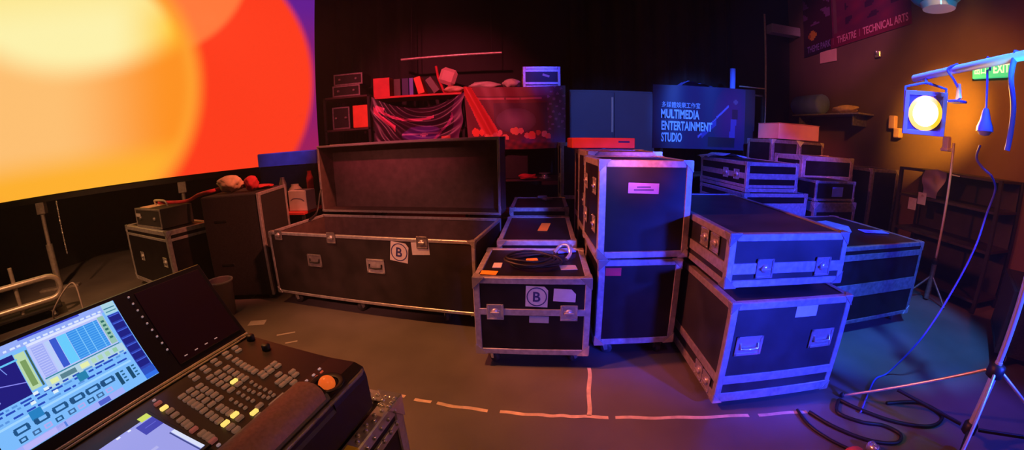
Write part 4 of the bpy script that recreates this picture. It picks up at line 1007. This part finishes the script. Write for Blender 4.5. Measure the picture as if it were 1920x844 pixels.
uiq(-.70, .245, -.338, .267, (.30, .42, .95), 1); uiq(-.56, .262, -.40, .267, (.05, .07, .6), 2)
for k in range(22): u = -.70 + .0165 * k; uiq(u, .248, u + .008 + .005 * rnd.random(), .253, WH, 2)
# right column of touch keys
uiq(-.336, .045, -.302, .232, (.025, .05, .42), 1); uiq(-.338, .234, -.302, .267, (.40, .66, .78), 1)
uiq(-.336, .250, -.305, .253, (.04, .2, .3), 2); uiq(-.334, .240, -.305, .243, (.06, .25, .35), 2)
for k in range(7): uiq(-.334, .068 + .0235 * k, -.304, .0865 + .0235 * k, (.012, .015, .22), 2); uiq(-.333, .085 + .0235 * k, -.304, .0875 + .0235 * k, (.06, .12, .72), 3)
uiq(-.336, .033, -.300, .062, (.03, .16, .80), 1)
# plot area on the left
uiq(-.70, .135, -.585, .238, NV, 1)
uil(-.70, .222, -.58, .222, .0022, CY, 2); uil(-.70, .205, -.655, .185, .0012, (.25, .3, .9), 2); uil(-.655, .185, -.635, .215, .0012, (.25, .3, .9), 2)
uil(-.655, .185, -.585, .165, .0011, (.25, .25, .9), 2); uil(-.69, .165, -.655, .15, .0012, (.3, .35, .95), 2); uil(-.655, .15, -.675, .137, .0012, (.3, .35, .95), 2); uil(-.63, .238, -.615, .20, .001, (.2, .3, .9), 2)
uiq(-.583, .142, -.558, .235, (.50, .70, .42), 1); uiq(-.577, .15, -.563, .215, (.20, .34, .12), 2); uiq(-.556, .142, -.551, .235, (.05, .12, .10), 1)
# window with a list
uiq(-.549, .150, -.345, .247, (.50, .56, .98), 1); uiq(-.547, .240, -.350, .246, (.72, .78, 1.), 2)
uiq(-.542, .155, -.512, .234, (.36, .42, .92), 2); uiq(-.508, .155, -.497, .234, (.48, .62, .95), 2); uiq(-.495, .157, -.478, .234, (.04, .10, .62), 2); uiq(-.477, .157, -.452, .234, (.14, .60, .98), 2)
uiq(-.451, .157, -.366, .234, (.04, .28, .82), 2)
for k in range(12): uiq(-.451, .160 + .0062 * k, -.366, .162 + .0062 * k, (.10, .42, .92), 3); uiq(-.541, .160 + .0062 * k, -.514, .1615 + .0062 * k, (.55, .6, 1), 3)
for u in (-.425, -.405, -.378): uiq(u, .157, u + .002, .234, (.22, .58, .98), 4)
uiq(-.363, .157, -.346, .238, (.30, .55, .45), 2)
for k in range(5): uiq(-.359, .172 + .012 * k, -.350, .178 + .012 * k, (.03, .16, .14), 3)
uiq(-.545, .1505, -.345, .1535, (.03, .25, .35), 3)
# middle rows
uiq(-.548, .125, -.338, .150, (.45, .66, .78), 1)
for (u, w_, c) in ((-.538, .020, (.75, .85, .40)), (-.512, .04, (.10, .22, .28)), (-.46, .022, (.78, .86, .42)), (-.43, .012, (.45, .7, .5)), (-.412, .012, (.40, .66, .45)), (-.392, .012, (.40, .66, .45)), (-.37, .012, (.3, .6, .4))): uiq(u, .134, u + w_, .146, c, 2)
uiq(-.480, .108, -.455, .128, TL, 3); uiq(-.615, .082, -.585, .103, (.02, .22, .55), 3)
for (v, seed) in ((.118, 1), (.104, 2), (.126, 3)):
    rr = random.Random(seed); u = -.70
    while u < -.345:
        w_ = rr.uniform(.008, .03); uiq(u, v, min(u + w_, -.343), v + .0045, DB if rr.random() < .8 else (.1, .3, .75), 2); u += w_ + rr.uniform(.004, .012)
for (u, v) in ((-.56, .128), (-.60, .113), (-.545, .112), (-.585, .130)): uiq(u, v, u + .012, v + .007, (.75, .88, .95), 3)
uiq(-.70, .094, -.345, .099, (.35, .66, 1.), 2)
# encoder icons along the bottom
for k, u in enumerate((-.66, -.612, -.566, -.522, -.48, -.44)):
    for (a, b, c, d) in ((u, .082, u + .034, .086), (u, .070, u + .034, .074), (u - .002, .073, u + .006, .083), (u + .028, .073, u + .036, .083)): uiq(a, b, c, d, (.015, .09, .25), 2)
    if k % 2: uiq(u, .070, u + .010, .074 + .010, (.015, .08, .22), 3)
for k, u in enumerate((-.66, -.628, -.600, -.572, -.540, -.515, -.490, -.465, -.44)):
    c = ((.02, .10, .26), (.45, .40, .85), (.05, .14, .34))[(k * 2) % 3]
    for (a, b, c_, d) in ((u, .060, u + .018, .0628), (u, .052, u + .018, .0548), (u, .0535, u + .004, .0615), (u + .014, .0535, u + .018, .0615)): uiq(a, b, c_, d, c, 2)
for u in (-.398, -.366):
    uiq(u, .052, u + .010, .086, (.01, .07, .16), 2)
    for k in range(4): uiq(u + .014, .054 + .009 * k, u + .022, .058 + .009 * k, (.02, .12, .25), 2)
uiq(-.70, .033, -.40, .048, (.36, .42, .95), 1); uiq(-.66, .034, -.56, .046, (.48, .46, .95), 2); uiq(-.47, .034, -.44, .046, (.08, .12, .62), 2); uiq(-.58, .034, -.555, .046, (.10, .22, .75), 2)
g.build('lit_screen', M['ui'], con)
g = MB(); g.box((-.238, -.0005, .022), (-.012, .004, .262), .0015, X=XM); g.build('dark_screen', M['glassdark'], con)
for k in range(9): MB().box((-.003, -.001, -.0025), (.003, .004, .0025), .001, X=XM @ T(-.256 + .0016 * (8 - k), 0, .076 + .0228 * k)).build('screen_indicator', M['ledw'], con)
for k in range(4): MB().box((-.006, -.001, -.002), (.006, .004, .002), .001, X=XM @ T(-.208 + .036 * k, 0, .036)).build('screen_indicator', M['ledw'], con)

# ------------------------------------------------------------------ lights
def spot(name, loc, to, col, e, size=50, blend=.6, r=.12):
    l = bpy.data.lights.new(name, 'SPOT'); l.energy = e; l.color = col; l.spot_size = R(size); l.spot_blend = blend; l.shadow_soft_size = r
    o = bpy.data.objects.new(name, l); COL.objects.link(o); o.location = loc
    o.rotation_euler = (Vector(to) - Vector(loc)).to_track_quat('-Z', 'Y').to_euler(); return o
def point(name, loc, col, e, r=.1):
    l = bpy.data.lights.new(name, 'POINT'); l.energy = e; l.color = col; l.shadow_soft_size = r
    o = bpy.data.objects.new(name, l); COL.objects.link(o); o.location = loc; return o
BLUE = (.02, .045, 1.); RED = (1., .09, .15)
spot('blue_stage_spot', (3.0, -1.5, 1.7), (1.8, 2.0, .60), BLUE, 2600, 32, .7)
spot('blue_wide_spot', (3.1, -1.0, 1.5), (3.1, 2.2, .45), BLUE, 900, 24, .6)
spot('blue_low_spot', (1.9, -1.2, .9), (.92, 2.2, .45), (.03, .05, 1.), 800, 22, 1.)
spot('violet_fill_spot', (.9, -1.6, 1.6), (.12, 2.2, .4), (.22, .16, 1.), 260, 14, .9)
spot('blue_row_spot', (.9, -1.0, 2.6), (.30, 3.4, .68), (.10, .12, 1.), 1700, 14, .8)
spot('blue_mid_spot', (1.2, -.8, 3.3), (3.05, 3.5, 1.08), BLUE, 3200, 22, .6)
spot('violet_crate_spot', (-1.4, 3.2, 3.6), (-3.03, 4.8, 1.45), (.28, .16, 1.), 160, 16, .7)  # unseen spot added to brighten the crate top, in place of screen light
spot('purple_floor_spot', (.9, -.4, 4.2), (1.1, 1.15, 0), (.55, .16, .9), 110, 34, 1.)
spot('blue_edge_spot', (3.4, .5, 3.2), (2.95, .95, 0), BLUE, 420, 26, .9)
spot('white_pole_spot', (3.4, .9, 3.1), (4.45, 2.58, 1.2), (1., .92, .85), 60, 9, .8)
spot('warm_console_spot', (.9, -.2, 2.6), (-.3, .75, .7), (1., .32, .16), 26, 26, .9)
spot('white_stand_spot', (3.6, -.3, 2.4), (2.2, 1.2, .25), (.9, .9, 1.), 22, 13, .8)
spot('blue_back_spot', (2.2, .5, 3.9), (3.0, 5.3, 1.9), (.07, .20, 1.), 2300, 22, .6)
spot('blue_cabinet_spot', (1.4, .5, 3.9), (1.5, 5.3, 1.7), (.12, .25, 1.), 330, 24, .7)
spot('blue_rack_spot', (.9, 1.0, 4.2), (.46, 5.4, 2.40), (.06, .06, 1.), 900, 7, .5)
spot('blue_bar_spot', (1.9, .5, 4.6), (2.66, 1.55, 2.04), (.06, .27, 1.), 1300, 27, .35)
spot('teal_fixture_spot', (2.3, .9, 1.9), (3.35, 2.1, 2.85), (.05, .6, 1.), 60, 26, .6)  # helper spot added from below to bring up the hung luminaire
spot('pink_stage_spot', (-.5, -1.8, 2.5), (.80, 2.28, 1.36), (1., .14, .18), 3200, 6, .8)
spot('red_back_spot', (-1.6, -.2, 4.3), (-1.15, 5.4, 1.95), RED, 1700, 34, .8)
spot('red_mid_spot', (-1.0, -.5, 4.2), (3.95, 4.5, 1.45), (1., .12, .11), 1500, 13, .7)
spot('red_tall_spot', (-1.2, .2, 4.4), (.9, 3.8, 1.45), (1., .12, .05), 800, 12, .7)
spot('warm_side_spot', (-2.3, 2.2, 2.6), (1.3, 2.3, .6), (1., .16, .08), 560, 52, .8)  # added spot, boosts the LED wall's warm light from the side
spot('warm_floor_spot', (-2.4, 1.4, 4.6), (-1.1, 2.0, 0), (1., .30, .085), 900, 50, 1.)  # added to carry more of the screen's warm light onto the floor
spot('warm_front_spot', (-2.0, -.9, 2.8), (-1.5, 3.0, .95), (1., .27, .22), 520, 30, .9)
spot('red_left_spot', (1.2, 2.2, 4.6), (-2.6, 3.7, .95), (1., .20, .10), 1500, 20, .8)
spot('warm_trolley_spot', (-3.2, .2, 3.6), (-4.9, 2.9, .55), (1., .40, .16), 620, 44, .8)  # unseen spot added where the screen leaves the trolley dark
spot('teal_floor_spot', (2.9, -.2, 2.6), (2.25, 1.2, 0), (.02, .8, .5), 50, 14, 1.)
spot('amber_par_beam', tuple(Vector((2.745, 1.83, 1.79)) + aim * .06), tuple(Vector((2.745, 1.83, 1.79)) + aim * 3), (1., .42, .05), 75, 100, 1., .08)
spot('amber_wall_spot', (2.9, 1.6, 3.4), (5.25, 3.5, 1.8), (1., .30, .01), 460, 62, 1.)  # added amber wash, stands in for the par can's spill on the wall
spot('amber_glow_spot', (3.2, 1.6, 3.0), (5.25, 3.30, 1.98), (1., .40, .02), 2600, 28, 1.)  # added spot that puts the par can's halo on the wall behind
spot('dim_red_wall_spot', (3.0, .0, 3.8), (5.25, 1.6, 1.8), (1., .13, .07), 240, 70, 1.)
spot('poster_spot', (2.6, 2.2, 4.2), (5.2, 4.8, 3.4), (1., .22, .46), 330, 30, .8)  # unseen pink spot added to brighten the poster
a_ = bpy.data.lights.new('house_light', 'AREA'); a_.energy = 6; a_.color = (1., .40, .42); a_.size = 3.5  # unseen ceiling area light added to lift the dark parts
ao = bpy.data.objects.new('house_light', a_); COL.objects.link(ao); ao.location = (-.5, 1.5, 4.85)
wd = bpy.data.worlds.new('dark'); SC.world = wd; wd.use_nodes = True
wd.node_tree.nodes['Background'].inputs[0].default_value = (.02, .01, .02, 1); wd.node_tree.nodes['Background'].inputs[1].default_value = .1
hv = wd.node_tree.nodes.new('ShaderNodeVolumeScatter'); hv.inputs['Density'].default_value = .004; hv.inputs['Anisotropy'].default_value = .3   # stage haze
wd.node_tree.links.new(hv.outputs[0], wd.node_tree.nodes['World Output'].inputs['Volume'])
SC.view_settings.view_transform = 'Standard'; SC.view_settings.look = 'None'; SC.view_settings.gamma = 1; SC.view_settings.exposure = 0
SC.view_settings.use_curve_mapping = False
